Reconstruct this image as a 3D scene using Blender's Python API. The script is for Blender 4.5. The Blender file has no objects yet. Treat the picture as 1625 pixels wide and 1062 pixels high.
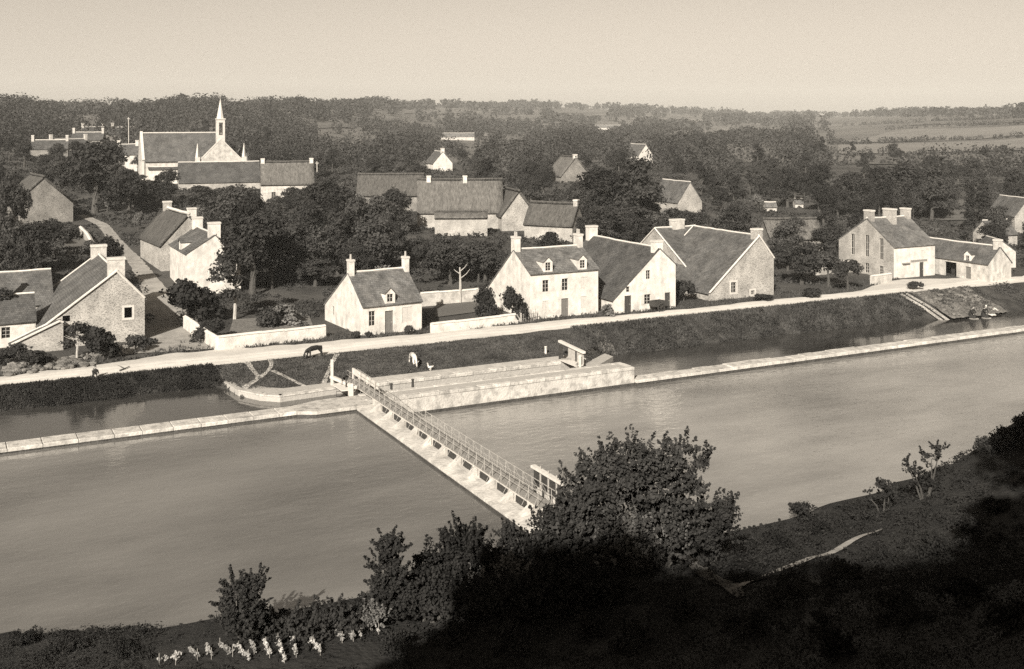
import bpy, math, random
import numpy as np
R = math.radians
random.seed(7)
rng = np.random.default_rng(11)
scene = bpy.context.scene
COL = scene.collection

# ------------------------------------------------------------------ camera, sky, sun, exposure
FPX, YH, CX, ZC = 1750.0, 180.0, 812.5, 23.0      # focal length / horizon of the photograph, eye height (m)
YAW = R(27.3)
CY, SY = math.cos(YAW), math.sin(YAW)
cam = bpy.data.cameras.new('camera')
camo = bpy.data.objects.new('camera', cam)
COL.objects.link(camo)
camo.location = (0, 0, ZC)
camo.rotation_euler = (R(90), 0, -YAW)
cam.sensor_width = 36.0
cam.lens = 36.0 * FPX / 1625.0
cam.shift_x = 0.0
cam.shift_y = -(531.0 - YH) / 1625.0
cam.clip_start = 0.5
cam.clip_end = 20000
scene.camera = camo

SUN_EL, SUN_DIR = R(31), (-0.68, -0.733)            # horizontal direction towards the sun
world = bpy.data.worlds.new('World')
scene.world = world
world.use_nodes = True
nt = world.node_tree
nt.nodes.clear()
sky = nt.nodes.new('ShaderNodeTexSky')
sky.sky_type = 'NISHITA'
sky.sun_disc = False
sky.sun_elevation = SUN_EL
sky.sun_rotation = math.atan2(SUN_DIR[0], SUN_DIR[1])
sky.air_density = 1.0
sky.dust_density = 1.0
sky.ozone_density = 1.0
bw = nt.nodes.new('ShaderNodeRGBToBW')
tint = nt.nodes.new('ShaderNodeMix')
tint.data_type = 'RGBA'
tint.blend_type = 'MULTIPLY'
tint.inputs[0].default_value = 1.0
tint.inputs[7].default_value = (1.0, 0.875, 0.725, 1)
bg = nt.nodes.new('ShaderNodeBackground')
bg.inputs['Strength'].default_value = 0.05
wo = nt.nodes.new('ShaderNodeOutputWorld')
nt.links.new(sky.outputs[0], bw.inputs[0])
nt.links.new(bw.outputs[0], tint.inputs[6])
nt.links.new(tint.outputs[2], bg.inputs[0])
nt.links.new(bg.outputs[0], wo.inputs[0])

sl = bpy.data.lights.new('sun', 'SUN')
sl.energy = 5.0
sl.angle = R(0.5)
sl.color = (1.0, 0.95, 0.86)
so = bpy.data.objects.new('sun', sl)
COL.objects.link(so)
so.location = (-40, -40, 80)
from mathutils import Vector, Matrix
_d = Vector((-SUN_DIR[0] * math.cos(SUN_EL), -SUN_DIR[1] * math.cos(SUN_EL), -math.sin(SUN_EL)))
so.rotation_euler = _d.to_track_quat('-Z', 'Y').to_euler()

vs = scene.view_settings
vs.view_transform = 'Standard'
vs.look = 'None'
vs.gamma = 1.0
vs.exposure = 1.0
vs.use_curve_mapping = False
scene.cycles.use_denoising = False
scene.cycles.max_bounces = 6
scene.cycles.volume_bounces = 0

# ------------------------------------------------------------------ terrain functions
def sstep(x, a, b):
    t = np.clip((np.asarray(x, float) - a) / (b - a), 0, 1)
    return t * t * (3 - 2 * t)

def camc(s, t):                                    # depth along view and lateral offset of a ground point
    s = np.asarray(s, float); t = np.asarray(t, float)
    return s * SY + t * CY, s * CY - t * SY

_xs = [-900, -300, 0, 200, 400, 550, 700, 900, 1050, 1200, 1300, 1450, 1625, 2000, 2600]
_ysk = [184, 184, 186, 186, 176, 173, 172, 172, 177, 187, 188, 185, 180, 165, 150]     # bare skyline (trees come on top)
_D = [500, 500, 520, 600, 700, 1000, 1700, 2100, 2300, 2300, 2100, 1500, 1150, 900, 800]

def north(s, t):                                   # land north of the road
    s = np.asarray(s, float); t = np.asarray(t, float)
    d, X = camc(s, t)
    px = CX + FPX * X / np.maximum(d, 60)
    slope = 0.048 - 0.016 * sstep(s, 60, 160)
    z = slope * np.clip(t - 116, 0, 165) * sstep(t, 112, 150)
    z = z + 0.25 * np.sin(s * 0.071 + 1) * np.sin(t * 0.053) * sstep(t, 125, 180)
    D = np.interp(px, _xs, _D)
    zs = ZC + (YH - np.interp(px, _xs, _ysk)) / FPX * D
    z2 = z + (zs - z) * sstep(d, 0.36 * D, D) ** 1.2
    z2 = z2 + 2.0 * np.sin(s * 0.011) * np.cos(t * 0.009) * sstep(d, 350, 700)
    return z2

_bs = [-60, 3, 9.6, 18.8, 25, 30.6, 36, 42.7, 54, 63, 90, 160]
_bt = [57, 56, 53.5, 52.2, 54, 55.6, 54.5, 53.4, 54.2, 56.0, 58, 60]
def bank_t(s):
    return np.interp(s, _bs, _bt)

def south(s, t):
    s = np.asarray(s, float); t = np.asarray(t, float)
    n = bank_t(s) - t
    rt = sstep(s, 31.5, 36)
    ze = -0.98 - 1.25 * rt
    z = ze + (-0.5 - ze) * sstep(n, 0, 3 + 6 * rt) + 0.065 * np.clip(n - 6, 0, 60) ** 1.5
    z = z + sstep(s, 46, 70) * 4.2 * sstep(n, 0.2, 7)
    z = z + 0.18 * np.sin(s * 0.7) * np.sin(t * 0.9 + 1) * sstep(n, 1, 6)
    z = np.minimum(z, 21.4 + 0.02 * np.clip(-t, 0, 400))
    return np.where(n > 0, z, ze + n * 1.5)

def north_bank(s, t):                              # between the channel and the road
    s = np.asarray(s, float); t = np.asarray(t, float)
    rag = 0.35 * np.sin(s * 0.9) * np.sin(s * 0.37 + 2)
    tl = 98.2 + rag
    zl = np.interp((t - tl) / (101.4 - tl), [-1.2, 0, 0.3, 1], [-3.6, -1.15, -0.6, 0])
    tm = 93.2 + np.clip(s - 55, 0, 8) * 0.72
    zm = np.interp((t - tm) / (101.4 - tm), [-0.4, -0.1, 0, 1], [-4, -3.2, -0.78, 0])
    tr = 97.9 + rag - 2.2 * sstep(s, 104, 112)
    zr = np.interp((t - tr) / (101.4 - tr), [-1.2, 0, 0.3, 1], [-4.6, -2.4, -1.35, 0])
    a = sstep(s, 21.0, 23.0); b = sstep(s, 59.0, 62.0)
    z = zl * (1 - a) + zm * a
    return z * (1 - b) + zr * b

def ter(s, t):
    s = np.asarray(s, float); t = np.asarray(t, float)
    return np.where(t >= 101.4, north(s, t), np.where(t > 88, north_bank(s, t),
                    np.where(t > 70, -4.5, np.maximum(south(s, t), -4.5))))

def ter1(s, t):
    return float(ter(s, t))

def ray(x, y):
    X = (x - CX) / FPX
    return X * CY + SY, -X * SY + CY, -(y - YH) / FPX

def onz(x, y, z):                                  # photograph pixel -> point on a level plane
    a, b, e = ray(x, y)
    d = (z - ZC) / e
    return a * d, b * d

def at(x, y, d0=70.0, d1=4000.0):                   # photograph pixel -> point on the land
    a, b, e = ray(x, y)
    ds = np.geomspace(d0, d1, 3000)
    h = ZC + e * ds - ter(a * ds, b * ds)
    k = np.argmax(h < 0)
    if h[k] >= 0:
        k = len(ds) - 1
    d = ds[k]
    return a * d, b * d

def proj(s, t, z):
    d, X = camc(s, t)
    return CX + FPX * float(X) / float(d), YH + FPX * (ZC - z) / float(d), float(d)

# ------------------------------------------------------------------ materials (aged-photograph palette)
def tone(v, w=1.0):
    return (v, v * (1 - 0.065 * w), v * (1 - 0.15 * w), 1)

MATS = {}
def material(name, v, vary=0.25, scale=1.0, rough=0.9, bump=0.0, bscale=8.0, v2=None, warm=1.0, detail=6.0,
             stretch=(1, 1, 1), spots=0.0, spot_scale=3.0, spot_v=0.05, rand=0.0, streak=0.0, coord='Object'):
    m = bpy.data.materials.new(name)
    m.use_nodes = True
    n = m.node_tree; N = n.nodes; Lk = n.links
    p = N['Principled BSDF']
    p.inputs['Roughness'].default_value = rough
    p.inputs['Specular IOR Level'].default_value = 0.25
    tc = N.new('ShaderNodeTexCoord'); mp = N.new('ShaderNodeMapping')
    mp.inputs['Scale'].default_value = stretch
    Lk.new(tc.outputs[coord], mp.inputs[0])
    no = N.new('ShaderNodeTexNoise')
    no.inputs['Scale'].default_value = scale; no.inputs['Detail'].default_value = detail
    no.inputs['Roughness'].default_value = 0.65
    Lk.new(mp.outputs[0], no.inputs['Vector'])
    cr = N.new('ShaderNodeValToRGB')
    lo, hi = (v * (1 - vary), v * (1 + vary)) if v2 is None else (v, v2)
    cr.color_ramp.elements[0].position = 0.32; cr.color_ramp.elements[1].position = 0.68
    cr.color_ramp.elements[0].color = tone(lo, warm); cr.color_ramp.elements[1].color = tone(hi, warm)
    Lk.new(no.outputs['Fac'], cr.inputs[0])
    out = cr.outputs[0]
    if spots > 0:
        n2 = N.new('ShaderNodeTexNoise'); n2.inputs['Scale'].default_value = spot_scale; n2.inputs['Detail'].default_value = 8
        Lk.new(mp.outputs[0], n2.inputs['Vector'])
        c2 = N.new('ShaderNodeValToRGB'); c2.color_ramp.elements[0].position = 0.5; c2.color_ramp.elements[1].position = 0.66
        c2.color_ramp.elements[0].color = (0, 0, 0, 1); c2.color_ramp.elements[1].color = (spots, spots, spots, 1)
        Lk.new(n2.outputs['Fac'], c2.inputs[0])
        mx = N.new('ShaderNodeMix'); mx.data_type = 'RGBA'
        Lk.new(c2.outputs[0], mx.inputs[0]); Lk.new(out, mx.inputs[6]); mx.inputs[7].default_value = tone(spot_v, warm)
        out = mx.outputs[2]
    if streak > 0:
        m2 = N.new('ShaderNodeMapping'); m2.inputs['Scale'].default_value = (1.1, 1.1, 0.4); Lk.new(tc.outputs[coord], m2.inputs[0])
        n3 = N.new('ShaderNodeTexNoise'); n3.inputs['Scale'].default_value = 1.0; n3.inputs['Detail'].default_value = 7; n3.inputs['Roughness'].default_value = 0.7
        Lk.new(m2.outputs[0], n3.inputs['Vector'])
        c3 = N.new('ShaderNodeValToRGB'); c3.color_ramp.elements[0].position = 0.42; c3.color_ramp.elements[1].position = 0.72
        lo_ = 1 - streak
        c3.color_ramp.elements[0].color = (1, 1, 1, 1); c3.color_ramp.elements[1].color = (lo_, lo_, lo_, 1)
        Lk.new(n3.outputs['Fac'], c3.inputs[0])
        mx3 = N.new('ShaderNodeMix'); mx3.data_type = 'RGBA'; mx3.blend_type = 'MULTIPLY'; mx3.inputs[0].default_value = 1
        Lk.new(out, mx3.inputs[6]); Lk.new(c3.outputs[0], mx3.inputs[7]); out = mx3.outputs[2]
    if rand > 0:
        oi = N.new('ShaderNodeObjectInfo'); mr = N.new('ShaderNodeMapRange')
        mr.inputs['To Min'].default_value = 1 - rand; mr.inputs['To Max'].default_value = 1 + rand
        Lk.new(oi.outputs['Random'], mr.inputs['Value'])
        hs = N.new('ShaderNodeHueSaturation'); Lk.new(mr.outputs[0], hs.inputs['Value']); Lk.new(out, hs.inputs['Color'])
        out = hs.outputs[0]
    Lk.new(out, p.inputs['Base Color'])
    if bump > 0:
        nb = N.new('ShaderNodeTexNoise'); nb.inputs['Scale'].default_value = bscale; nb.inputs['Detail'].default_value = 5
        Lk.new(mp.outputs[0], nb.inputs['Vector'])
        b = N.new('ShaderNodeBump'); b.inputs['Strength'].default_value = bump; b.inputs['Distance'].default_value = 0.2
        Lk.new(nb.outputs['Fac'], b.inputs['Height']); Lk.new(b.outputs[0], p.inputs['Normal'])
    MATS[name] = m
    return m

def masonry(name, v, mortar, sx=0.45, sy=0.22, vary=0.35, bump=0.5, wash=0.0):
    """rubble masonry: irregular stones from a stretched Voronoi, with pale joints."""
    m = bpy.data.materials.new(name); m.use_nodes = True
    n = m.node_tree; N = n.nodes; Lk = n.links; p = N['Principled BSDF']
    p.inputs['Roughness'].default_value = 0.92; p.inputs['Specular IOR Level'].default_value = 0.2
    tc = N.new('ShaderNodeTexCoord'); mp = N.new('ShaderNodeMapping'); mp.inputs['Scale'].default_value = (1 / sx, 1 / sx, 1 / sy)
    Lk.new(tc.outputs['Object'], mp.inputs[0])
    vo = N.new('ShaderNodeTexVoronoi'); vo.feature = 'F1'; Lk.new(mp.outputs[0], vo.inputs['Vector'])
    ve = N.new('ShaderNodeTexVoronoi'); ve.feature = 'DISTANCE_TO_EDGE'; Lk.new(mp.outputs[0], ve.inputs['Vector'])
    sp = N.new('ShaderNodeSeparateColor'); Lk.new(vo.outputs['Color'], sp.inputs[0])
    cr = N.new('ShaderNodeValToRGB'); cr.color_ramp.elements[0].color = tone(v * (1 - vary)); cr.color_ramp.elements[1].color = tone(v * (1 + vary))
    Lk.new(sp.outputs[0], cr.inputs[0])
    e = N.new('ShaderNodeValToRGB'); e.color_ramp.elements[0].position = 0.0; e.color_ramp.elements[1].position = 0.10
    e.color_ramp.elements[0].color = (1, 1, 1, 1); e.color_ramp.elements[1].color = (0, 0, 0, 1)
    Lk.new(ve.outputs['Distance'], e.inputs[0])
    mx = N.new('ShaderNodeMix'); mx.data_type = 'RGBA'; Lk.new(e.outputs[0], mx.inputs[0]); Lk.new(cr.outputs[0], mx.inputs[6]); mx.inputs[7].default_value = tone(mortar)
    no = N.new('ShaderNodeTexNoise'); no.inputs['Scale'].default_value = 0.55; no.inputs['Detail'].default_value = 8
    Lk.new(tc.outputs['Object'], no.inputs['Vector'])
    c2 = N.new('ShaderNodeValToRGB'); c2.color_ramp.elements[0].position = 0.35; c2.color_ramp.elements[1].position = 0.7
    c2.color_ramp.elements[0].color = (0.72, 0.72, 0.72, 1); c2.color_ramp.elements[1].color = (1.15, 1.15, 1.15, 1)
    Lk.new(no.outputs['Fac'], c2.inputs[0])
    mu = N.new('ShaderNodeMix'); mu.data_type = 'RGBA'; mu.blend_type = 'MULTIPLY'; mu.inputs[0].default_value = 1
    Lk.new(mx.outputs[2], mu.inputs[6]); Lk.new(c2.outputs[0], mu.inputs[7])
    Lk.new(mu.outputs[2], p.inputs['Base Color'])
    b = N.new('ShaderNodeBump'); b.inputs['Strength'].default_value = bump; b.inputs['Distance'].default_value = 0.06
    Lk.new(ve.outputs['Distance'], b.inputs['Height']); Lk.new(b.outputs[0], p.inputs['Normal'])
    MATS[name] = m
    return m

def slate(name, v, lichen=0.3, row=0.16):
    """courses of slates: brick pattern mapped down the slope through object Z, plus lichen."""
    m = bpy.data.materials.new(name); m.use_nodes = True
    n = m.node_tree; N = n.nodes; Lk = n.links; p = N['Principled BSDF']
    p.inputs['Roughness'].default_value = 0.75; p.inputs['Specular IOR Level'].default_value = 0.3
    tc = N.new('ShaderNodeTexCoord'); sx = N.new('ShaderNodeSeparateXYZ'); Lk.new(tc.outputs['Object'], sx.inputs[0])
    cb = N.new('ShaderNodeCombineXYZ'); Lk.new(sx.outputs['X'], cb.inputs[0]); Lk.new(sx.outputs['Z'], cb.inputs[1])
    br = N.new('ShaderNodeTexBrick'); br.inputs['Scale'].default_value = 1.0
    br.inputs['Brick Width'].default_value = 0.22; br.inputs['Row Height'].default_value = row
    br.inputs['Mortar Size'].default_value = 0.012
    br.inputs['Color1'].default_value = tone(v * 0.75, 0.6); br.inputs['Color2'].default_value = tone(v * 1.25, 0.6); br.inputs['Mortar'].default_value = tone(v * 0.5, 0.6)
    Lk.new(cb.outputs[0], br.inputs['Vector'])
    no = N.new('ShaderNodeTexNoise'); no.inputs['Scale'].default_value = 0.8; no.inputs['Detail'].default_value = 9; no.inputs['Roughness'].default_value = 0.7
    Lk.new(tc.outputs['Object'], no.inputs['Vector'])
    c2 = N.new('ShaderNodeValToRGB'); c2.color_ramp.elements[0].position = 0.45; c2.color_ramp.elements[1].position = 0.72
    c2.color_ramp.elements[0].color = (0, 0, 0, 1); c2.color_ramp.elements[1].color = (lichen, lichen, lichen, 1)
    Lk.new(no.outputs['Fac'], c2.inputs[0])
    mx = N.new('ShaderNodeMix'); mx.data_type = 'RGBA'; Lk.new(c2.outputs[0], mx.inputs[0]); Lk.new(br.outputs['Color'], mx.inputs[6]); mx.inputs[7].default_value = tone(v * 2.2)
    n4 = N.new('ShaderNodeTexNoise'); n4.inputs['Scale'].default_value = 0.45; n4.inputs['Detail'].default_value = 10; n4.inputs['Roughness'].default_value = 0.75
    Lk.new(tc.outputs['Object'], n4.inputs['Vector'])
    c4 = N.new('ShaderNodeValToRGB'); c4.color_ramp.elements[0].position = 0.35; c4.color_ramp.elements[1].position = 0.68
    c4.color_ramp.elements[0].color = (0.55, 0.55, 0.55, 1); c4.color_ramp.elements[1].color = (1.35, 1.35, 1.35, 1)
    Lk.new(n4.outputs['Fac'], c4.inputs[0])
    m4 = N.new('ShaderNodeMix'); m4.data_type = 'RGBA'; m4.blend_type = 'MULTIPLY'; m4.inputs[0].default_value = 1
    Lk.new(mx.outputs[2], m4.inputs[6]); Lk.new(c4.outputs[0], m4.inputs[7])
    Lk.new(m4.outputs[2], p.inputs['Base Color'])
    b = N.new('ShaderNodeBump'); b.inputs['Strength'].default_value = 0.5; b.inputs['Distance'].default_value = 0.03
    Lk.new(br.outputs['Fac'], b.inputs['Height']); b.invert = True; Lk.new(b.outputs[0], p.inputs['Normal'])
    MATS[name] = m
    return m

material('whitewash', 0.57, vary=0.14, scale=1.3, streak=0.26, bump=0.25, bscale=9, spots=0.5, spot_scale=0.9, spot_v=0.32)
material('old_render', 0.45, vary=0.2, scale=1.2, streak=0.3, bump=0.3, bscale=7, spots=0.6, spot_scale=1.4, spot_v=0.26)
masonry('rubble', 0.27, 0.44, sx=0.6, sy=0.32, vary=0.5)
masonry('dark_rubble', 0.16, 0.27, sx=0.65, sy=0.36, vary=0.5)
masonry('pale_rubble', 0.29, 0.42, sx=0.6, sy=0.32, vary=0.35)
material('dressed_stone', 0.48, vary=0.12, scale=2.5, bump=0.2, spots=0.3, spot_scale=3, spot_v=0.3)
slate('slate', 0.085, 0.35)
slate('dark_slate', 0.062, 0.35)
slate('pale_slate', 0.115, 0.4)
material('thatch', 0.075, vary=0.45, scale=2.2, bump=1.0, bscale=6, stretch=(1.6, 0.5, 0.5), spots=0.5, spot_scale=0.8, spot_v=0.055)
material('old_thatch', 0.11, vary=0.45, scale=2.2, bump=1.0, bscale=6, stretch=(1.6, 0.5, 0.5), spots=0.5, spot_scale=0.7, spot_v=0.07)
material('lime_mortar', 0.5, vary=0.15, scale=3)
material('window_paint', 0.42, vary=0.08, scale=6)
material('glass_dark', 0.015, vary=0.2, scale=1, rough=0.15)
material('dark_door', 0.045, vary=0.3, scale=3, stretch=(6, 6, 0.6))
material('grey_door', 0.13, vary=0.25, scale=3, stretch=(6, 6, 0.6))
material('pale_shutter', 0.45, vary=0.12, scale=5)
material('terracotta', 0.3, vary=0.2, scale=4)
material('near_black', 0.03, vary=0.2)  # near-black base colour for open doorways, the drain floor and eyes
masonry('pitched_stone', 0.10, 0.15, sx=0.6, sy=0.6, vary=0.6)
material('road_dust', 0.57, vary=0.10, scale=0.35, bump=0.25, bscale=2.5, spots=0.25, spot_scale=0.5, spot_v=0.36)
material('lane_dust', 0.25, vary=0.22, scale=0.6, bump=0.4, bscale=3, spots=0.5, spot_scale=0.8, spot_v=0.17)
material('worn_path', 0.36, vary=0.2, scale=1.0, bump=0.3, bscale=4)
material('grass_bank', 0.03, vary=0.45, scale=0.7, bump=1.0, bscale=3.0, spots=0.5, spot_scale=0.25, spot_v=0.09)
material('meadow', 0.085, vary=0.35, scale=0.35, bump=0.8, bscale=3.5, spots=0.45, spot_scale=0.18, spot_v=0.055)
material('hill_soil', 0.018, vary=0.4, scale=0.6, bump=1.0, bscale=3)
material('village_ground', 0.05, vary=0.5, scale=0.12, bump=0.8, bscale=0.9, spots=0.7, spot_scale=0.09, spot_v=0.03, detail=10)
material('far_ground', 0.10, vary=0.4, scale=0.012, bump=0.3, bscale=0.2, detail=10)
material('pale_field', 0.15, vary=0.18, scale=0.02, bump=0.3, bscale=0.4, stretch=(1, 1, 1), detail=10)
material('mid_field', 0.09, vary=0.25, scale=0.03, bump=0.3, bscale=0.4, detail=10)
material('hill_earth', 0.10, vary=0.35, scale=1.2, bump=0.6, bscale=4)
material('garden_soil', 0.13, vary=0.3, scale=1.5, bump=0.6, bscale=5)
material('lock_stone', 0.46, vary=0.16, streak=0.3, scale=1.5, bump=0.35, bscale=6, spots=0.55, spot_scale=1.6, spot_v=0.16, rand=0.12)
material('quay_stone', 0.34, vary=0.15, scale=1.2, bump=0.3, bscale=5, spots=0.4, spot_scale=1.2, spot_v=0.22)
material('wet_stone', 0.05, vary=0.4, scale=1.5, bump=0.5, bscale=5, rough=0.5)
material('weir_stone', 0.46, vary=0.2, streak=0.3, scale=0.9, bump=0.4, bscale=4, spots=0.45, spot_scale=1.3, spot_v=0.25, rand=0.06)
material('pale_timber', 0.50, vary=0.15, scale=4, stretch=(1, 1, 1))
material('grey_board', 0.34, vary=0.25, scale=5)
material('weathered_timber', 0.20, vary=0.3, scale=5)
material('dark_timber', 0.04, vary=0.3, scale=5)
material('iron', 0.32, vary=0.15, scale=6, rough=0.6)
material('loose_stone', 0.14, vary=0.3, scale=3, bump=0.6, bscale=6, rand=0.3)
material('bark', 0.07, vary=0.35, scale=4, bump=0.8, bscale=10, stretch=(3, 3, 0.6))
material('pale_bark', 0.36, vary=0.25, scale=4, bump=0.5, bscale=10, stretch=(3, 3, 0.6))
material('cow_black', 0.018, vary=0.3, scale=3, rough=0.7)
material('cow_white', 0.55, vary=0.05, scale=1.1, spots=1.0, spot_scale=1.5, spot_v=0.03, rough=0.8)
material('goose_white', 0.7, vary=0.05, scale=5)
material('skin', 0.33, vary=0.08, scale=5)
material('dark_cloth', 0.02, vary=0.3, scale=5)
material('white_cloth', 0.62, vary=0.1, scale=5)
material('charcoal_cloth', 0.05, vary=0.3, scale=5)

def foliage(name, v, rand=0.3, trans=0.12, vary=0.35, scale=0.9):
    m = material(name, v, vary=vary, scale=scale, rough=0.9, rand=rand, warm=0.7)
    m.node_tree.nodes['Principled BSDF'].inputs['Specular IOR Level'].default_value = 0.08
    n = m.node_tree; N = n.nodes; Lk = n.links
    p = N['Principled BSDF']; out = N['Material Output']
    tr = N.new('ShaderNodeBsdfTranslucent'); tr.inputs[0].default_value = tone(v * 0.9)
    mx = N.new('ShaderNodeMixShader'); mx.inputs[0].default_value = trans
    Lk.new(p.outputs[0], mx.inputs[1]); Lk.new(tr.outputs[0], mx.inputs[2]); Lk.new(mx.outputs[0], out.inputs[0])
    return m
foliage('leaf', 0.040)
foliage('leaf_dark', 0.028)
foliage('leaf_mid', 0.055)
foliage('leaf_pale', 0.12)
foliage('leaf_very_pale', 0.34)
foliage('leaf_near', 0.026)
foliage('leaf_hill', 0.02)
foliage('far_leaf', 0.045, rand=0.0, vary=0.6, scale=0.07)
foliage('grass_blade', 0.06, rand=0.0, vary=0.5, scale=0.5)
foliage('grass_dark', 0.03, rand=0.0, vary=0.5, scale=0.5)

def water(name, body, ripple, bumpd, scale, ior=2.6):
    m = bpy.data.materials.new(name); m.use_nodes = True
    n = m.node_tree; N = n.nodes; Lk = n.links; p = N['Principled BSDF']
    p.inputs['IOR'].default_value = ior
    tc = N.new('ShaderNodeTexCoord'); mp = N.new('ShaderNodeMapping')
    mp.inputs['Rotation'].default_value = (0, 0, R(-27)); mp.inputs['Scale'].default_value = (0.55, 1.0, 1)
    Lk.new(tc.outputs['Object'], mp.inputs[0])
    a = N.new('ShaderNodeTexNoise'); a.inputs['Scale'].default_value = scale; a.inputs['Detail'].default_value = 4
    Lk.new(mp.outputs[0], a.inputs['Vector'])
    big = N.new('ShaderNodeTexNoise'); big.inputs['Scale'].default_value = 0.05; big.inputs['Detail'].default_value = 3
    Lk.new(tc.outputs['Object'], big.inputs['Vector'])
    mp2 = N.new('ShaderNodeMapping'); mp2.inputs['Scale'].default_value = (0.35, 1.0, 1); Lk.new(tc.outputs['Object'], mp2.inputs[0])
    sil = N.new('ShaderNodeTexNoise'); sil.inputs['Scale'].default_value = 0.11; sil.inputs['Detail'].default_value = 6; sil.inputs['Roughness'].default_value = 0.6
    Lk.new(mp2.outputs[0], sil.inputs['Vector'])
    cs = N.new('ShaderNodeValToRGB'); cs.color_ramp.elements[0].position = 0.33; cs.color_ramp.elements[1].position = 0.67
    cs.color_ramp.elements[0].color = tone(body * 0.55, 0.9); cs.color_ramp.elements[1].color = tone(body * 1.5, 0.9)
    Lk.new(sil.outputs['Fac'], cs.inputs[0]); Lk.new(cs.outputs[0], p.inputs['Base Color'])
    rp = N.new('ShaderNodeMapRange'); rp.inputs['From Min'].default_value = 0.35; rp.inputs['From Max'].default_value = 0.65
    rp.inputs['To Min'].default_value = ripple * 0.35; rp.inputs['To Max'].default_value = ripple
    Lk.new(big.outputs['Fac'], rp.inputs['Value'])
    ro = N.new('ShaderNodeMapRange'); ro.inputs['From Min'].default_value = 0.38; ro.inputs['From Max'].default_value = 0.62
    ro.inputs['To Min'].default_value = 0.03; ro.inputs['To Max'].default_value = 0.16
    Lk.new(big.outputs['Fac'], ro.inputs['Value']); Lk.new(ro.outputs[0], p.inputs['Roughness'])
    b = N.new('ShaderNodeBump'); b.inputs['Distance'].default_value = bumpd
    Lk.new(rp.outputs[0], b.inputs['Strength']); Lk.new(a.outputs['Fac'], b.inputs['Height']); Lk.new(b.outputs[0], p.inputs['Normal'])
    MATS[name] = m
    return m
water('still_water', 0.105, 0.5, 0.09, 2.2)
water('rippled_water', 0.20, 0.8, 0.16, 1.9, 2.9)
water('channel_water', 0.035, 0.25, 0.06, 2.0, 2.2)

# ------------------------------------------------------------------ mesh helpers
def tag(o, label=None, cat=None, group=None, kind=None):
    if label: o['label'] = label
    if cat: o['category'] = cat
    if group: o['group'] = group
    if kind: o['kind'] = kind
    return o

def empty(name, loc=(0, 0, 0), rz=0.0, parent=None):
    o = bpy.data.objects.new(name, None)
    o.empty_display_size = 0.3
    COL.objects.link(o)
    o.location = loc
    o.rotation_euler = (0, 0, rz)
    o.parent = parent
    return o

def link(name, me, mat=None, parent=None, loc=None, rz=None, scale=None):
    if mat is not None and len(me.materials) == 0:
        me.materials.append(MATS[mat] if isinstance(mat, str) else mat)
    o = bpy.data.objects.new(name, me)
    COL.objects.link(o)
    o.parent = parent
    if loc is not None: o.location = loc
    if rz is not None: o.rotation_euler = (0, 0, rz)
    if scale is not None: o.scale = scale
    return o

class MB:
    def __init__(self):
        self.v = []; self.f = []; self.mi = []
    def add(self, vs, fs, mi=0):
        b = len(self.v)
        self.v += [tuple(p) for p in vs]
        self.f += [tuple(i + b for i in q) for q in fs]
        self.mi += [mi] * len(fs)
        return self
    def quad(self, a, b, c, d, mi=0):
        return self.add([a, b, c, d], [(0, 1, 2, 3)], mi)
    def box(self, x0, x1, y0, y1, z0, z1, mi=0):
        return self.add([(x0, y0, z0), (x1, y0, z0), (x1, y1, z0), (x0, y1, z0), (x0, y0, z1), (x1, y0, z1), (x1, y1, z1), (x0, y1, z1)],
                        [(0, 3, 2, 1), (4, 5, 6, 7), (0, 1, 5, 4), (1, 2, 6, 5), (2, 3, 7, 6), (3, 0, 4, 7)], mi)
    def prism(self, poly, off, mi=0):               # polygon (3-D points) swept by off
        n = len(poly)
        off = Vector(off)
        a = [Vector(p) for p in poly]
        vs = a + [p + off for p in a]
        fs = [tuple(range(n))[::-1], tuple(range(n, 2 * n))]
        fs += [(i, (i + 1) % n, n + (i + 1) % n, n + i) for i in range(n)]
        return self.add(vs, fs, mi)
    def tube(self, pts, rad, seg=6, mi=0, cap=True):
        pts = [Vector(p) for p in pts]
        if not hasattr(rad, '__len__'): rad = [rad] * len(pts)
        rings = []
        for i, p in enumerate(pts):
            d = (pts[min(i + 1, len(pts) - 1)] - pts[max(i - 1, 0)]).normalized()
            u = d.cross(Vector((0, 0, 1)))
            if u.length < 1e-3: u = d.cross(Vector((1, 0, 0)))
            u.normalize(); w = d.cross(u)
            rings.append([p + (u * math.cos(2 * math.pi * k / seg) + w * math.sin(2 * math.pi * k / seg)) * rad[i] for k in range(seg)])
        vs = [q for r in rings for q in r]
        fs = []
        for i in range(len(pts) - 1):
            for k in range(seg):
                fs.append((i * seg + k, i * seg + (k + 1) % seg, (i + 1) * seg + (k + 1) % seg, (i + 1) * seg + k))
        if cap:
            fs.append(tuple(range(seg))[::-1]); fs.append(tuple((len(pts) - 1) * seg + k for k in range(seg)))
        return self.add(vs, fs, mi)
    def mesh(self, name, mats=None, smooth=False):
        me = bpy.data.meshes.new(name)
        me.from_pydata(self.v, [], self.f)
        for m in (mats or []):
            me.materials.append(MATS[m])
        if mats and len(mats) > 1:
            me.polygons.foreach_set('material_index', self.mi)
        if smooth:
            me.polygons.foreach_set('use_smooth', [True] * len(me.polygons))
        import bmesh
        bm = bmesh.new(); bm.from_mesh(me)
        bmesh.ops.recalc_face_normals(bm, faces=bm.faces)
        bm.to_mesh(me); bm.free()
        me.update()
        return me
    def build(self, name, mat, parent=None, smooth=False):
        mats = [mat] if isinstance(mat, str) else list(mat)
        return link(name, self.mesh(name, mats, smooth), None, parent)

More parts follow.
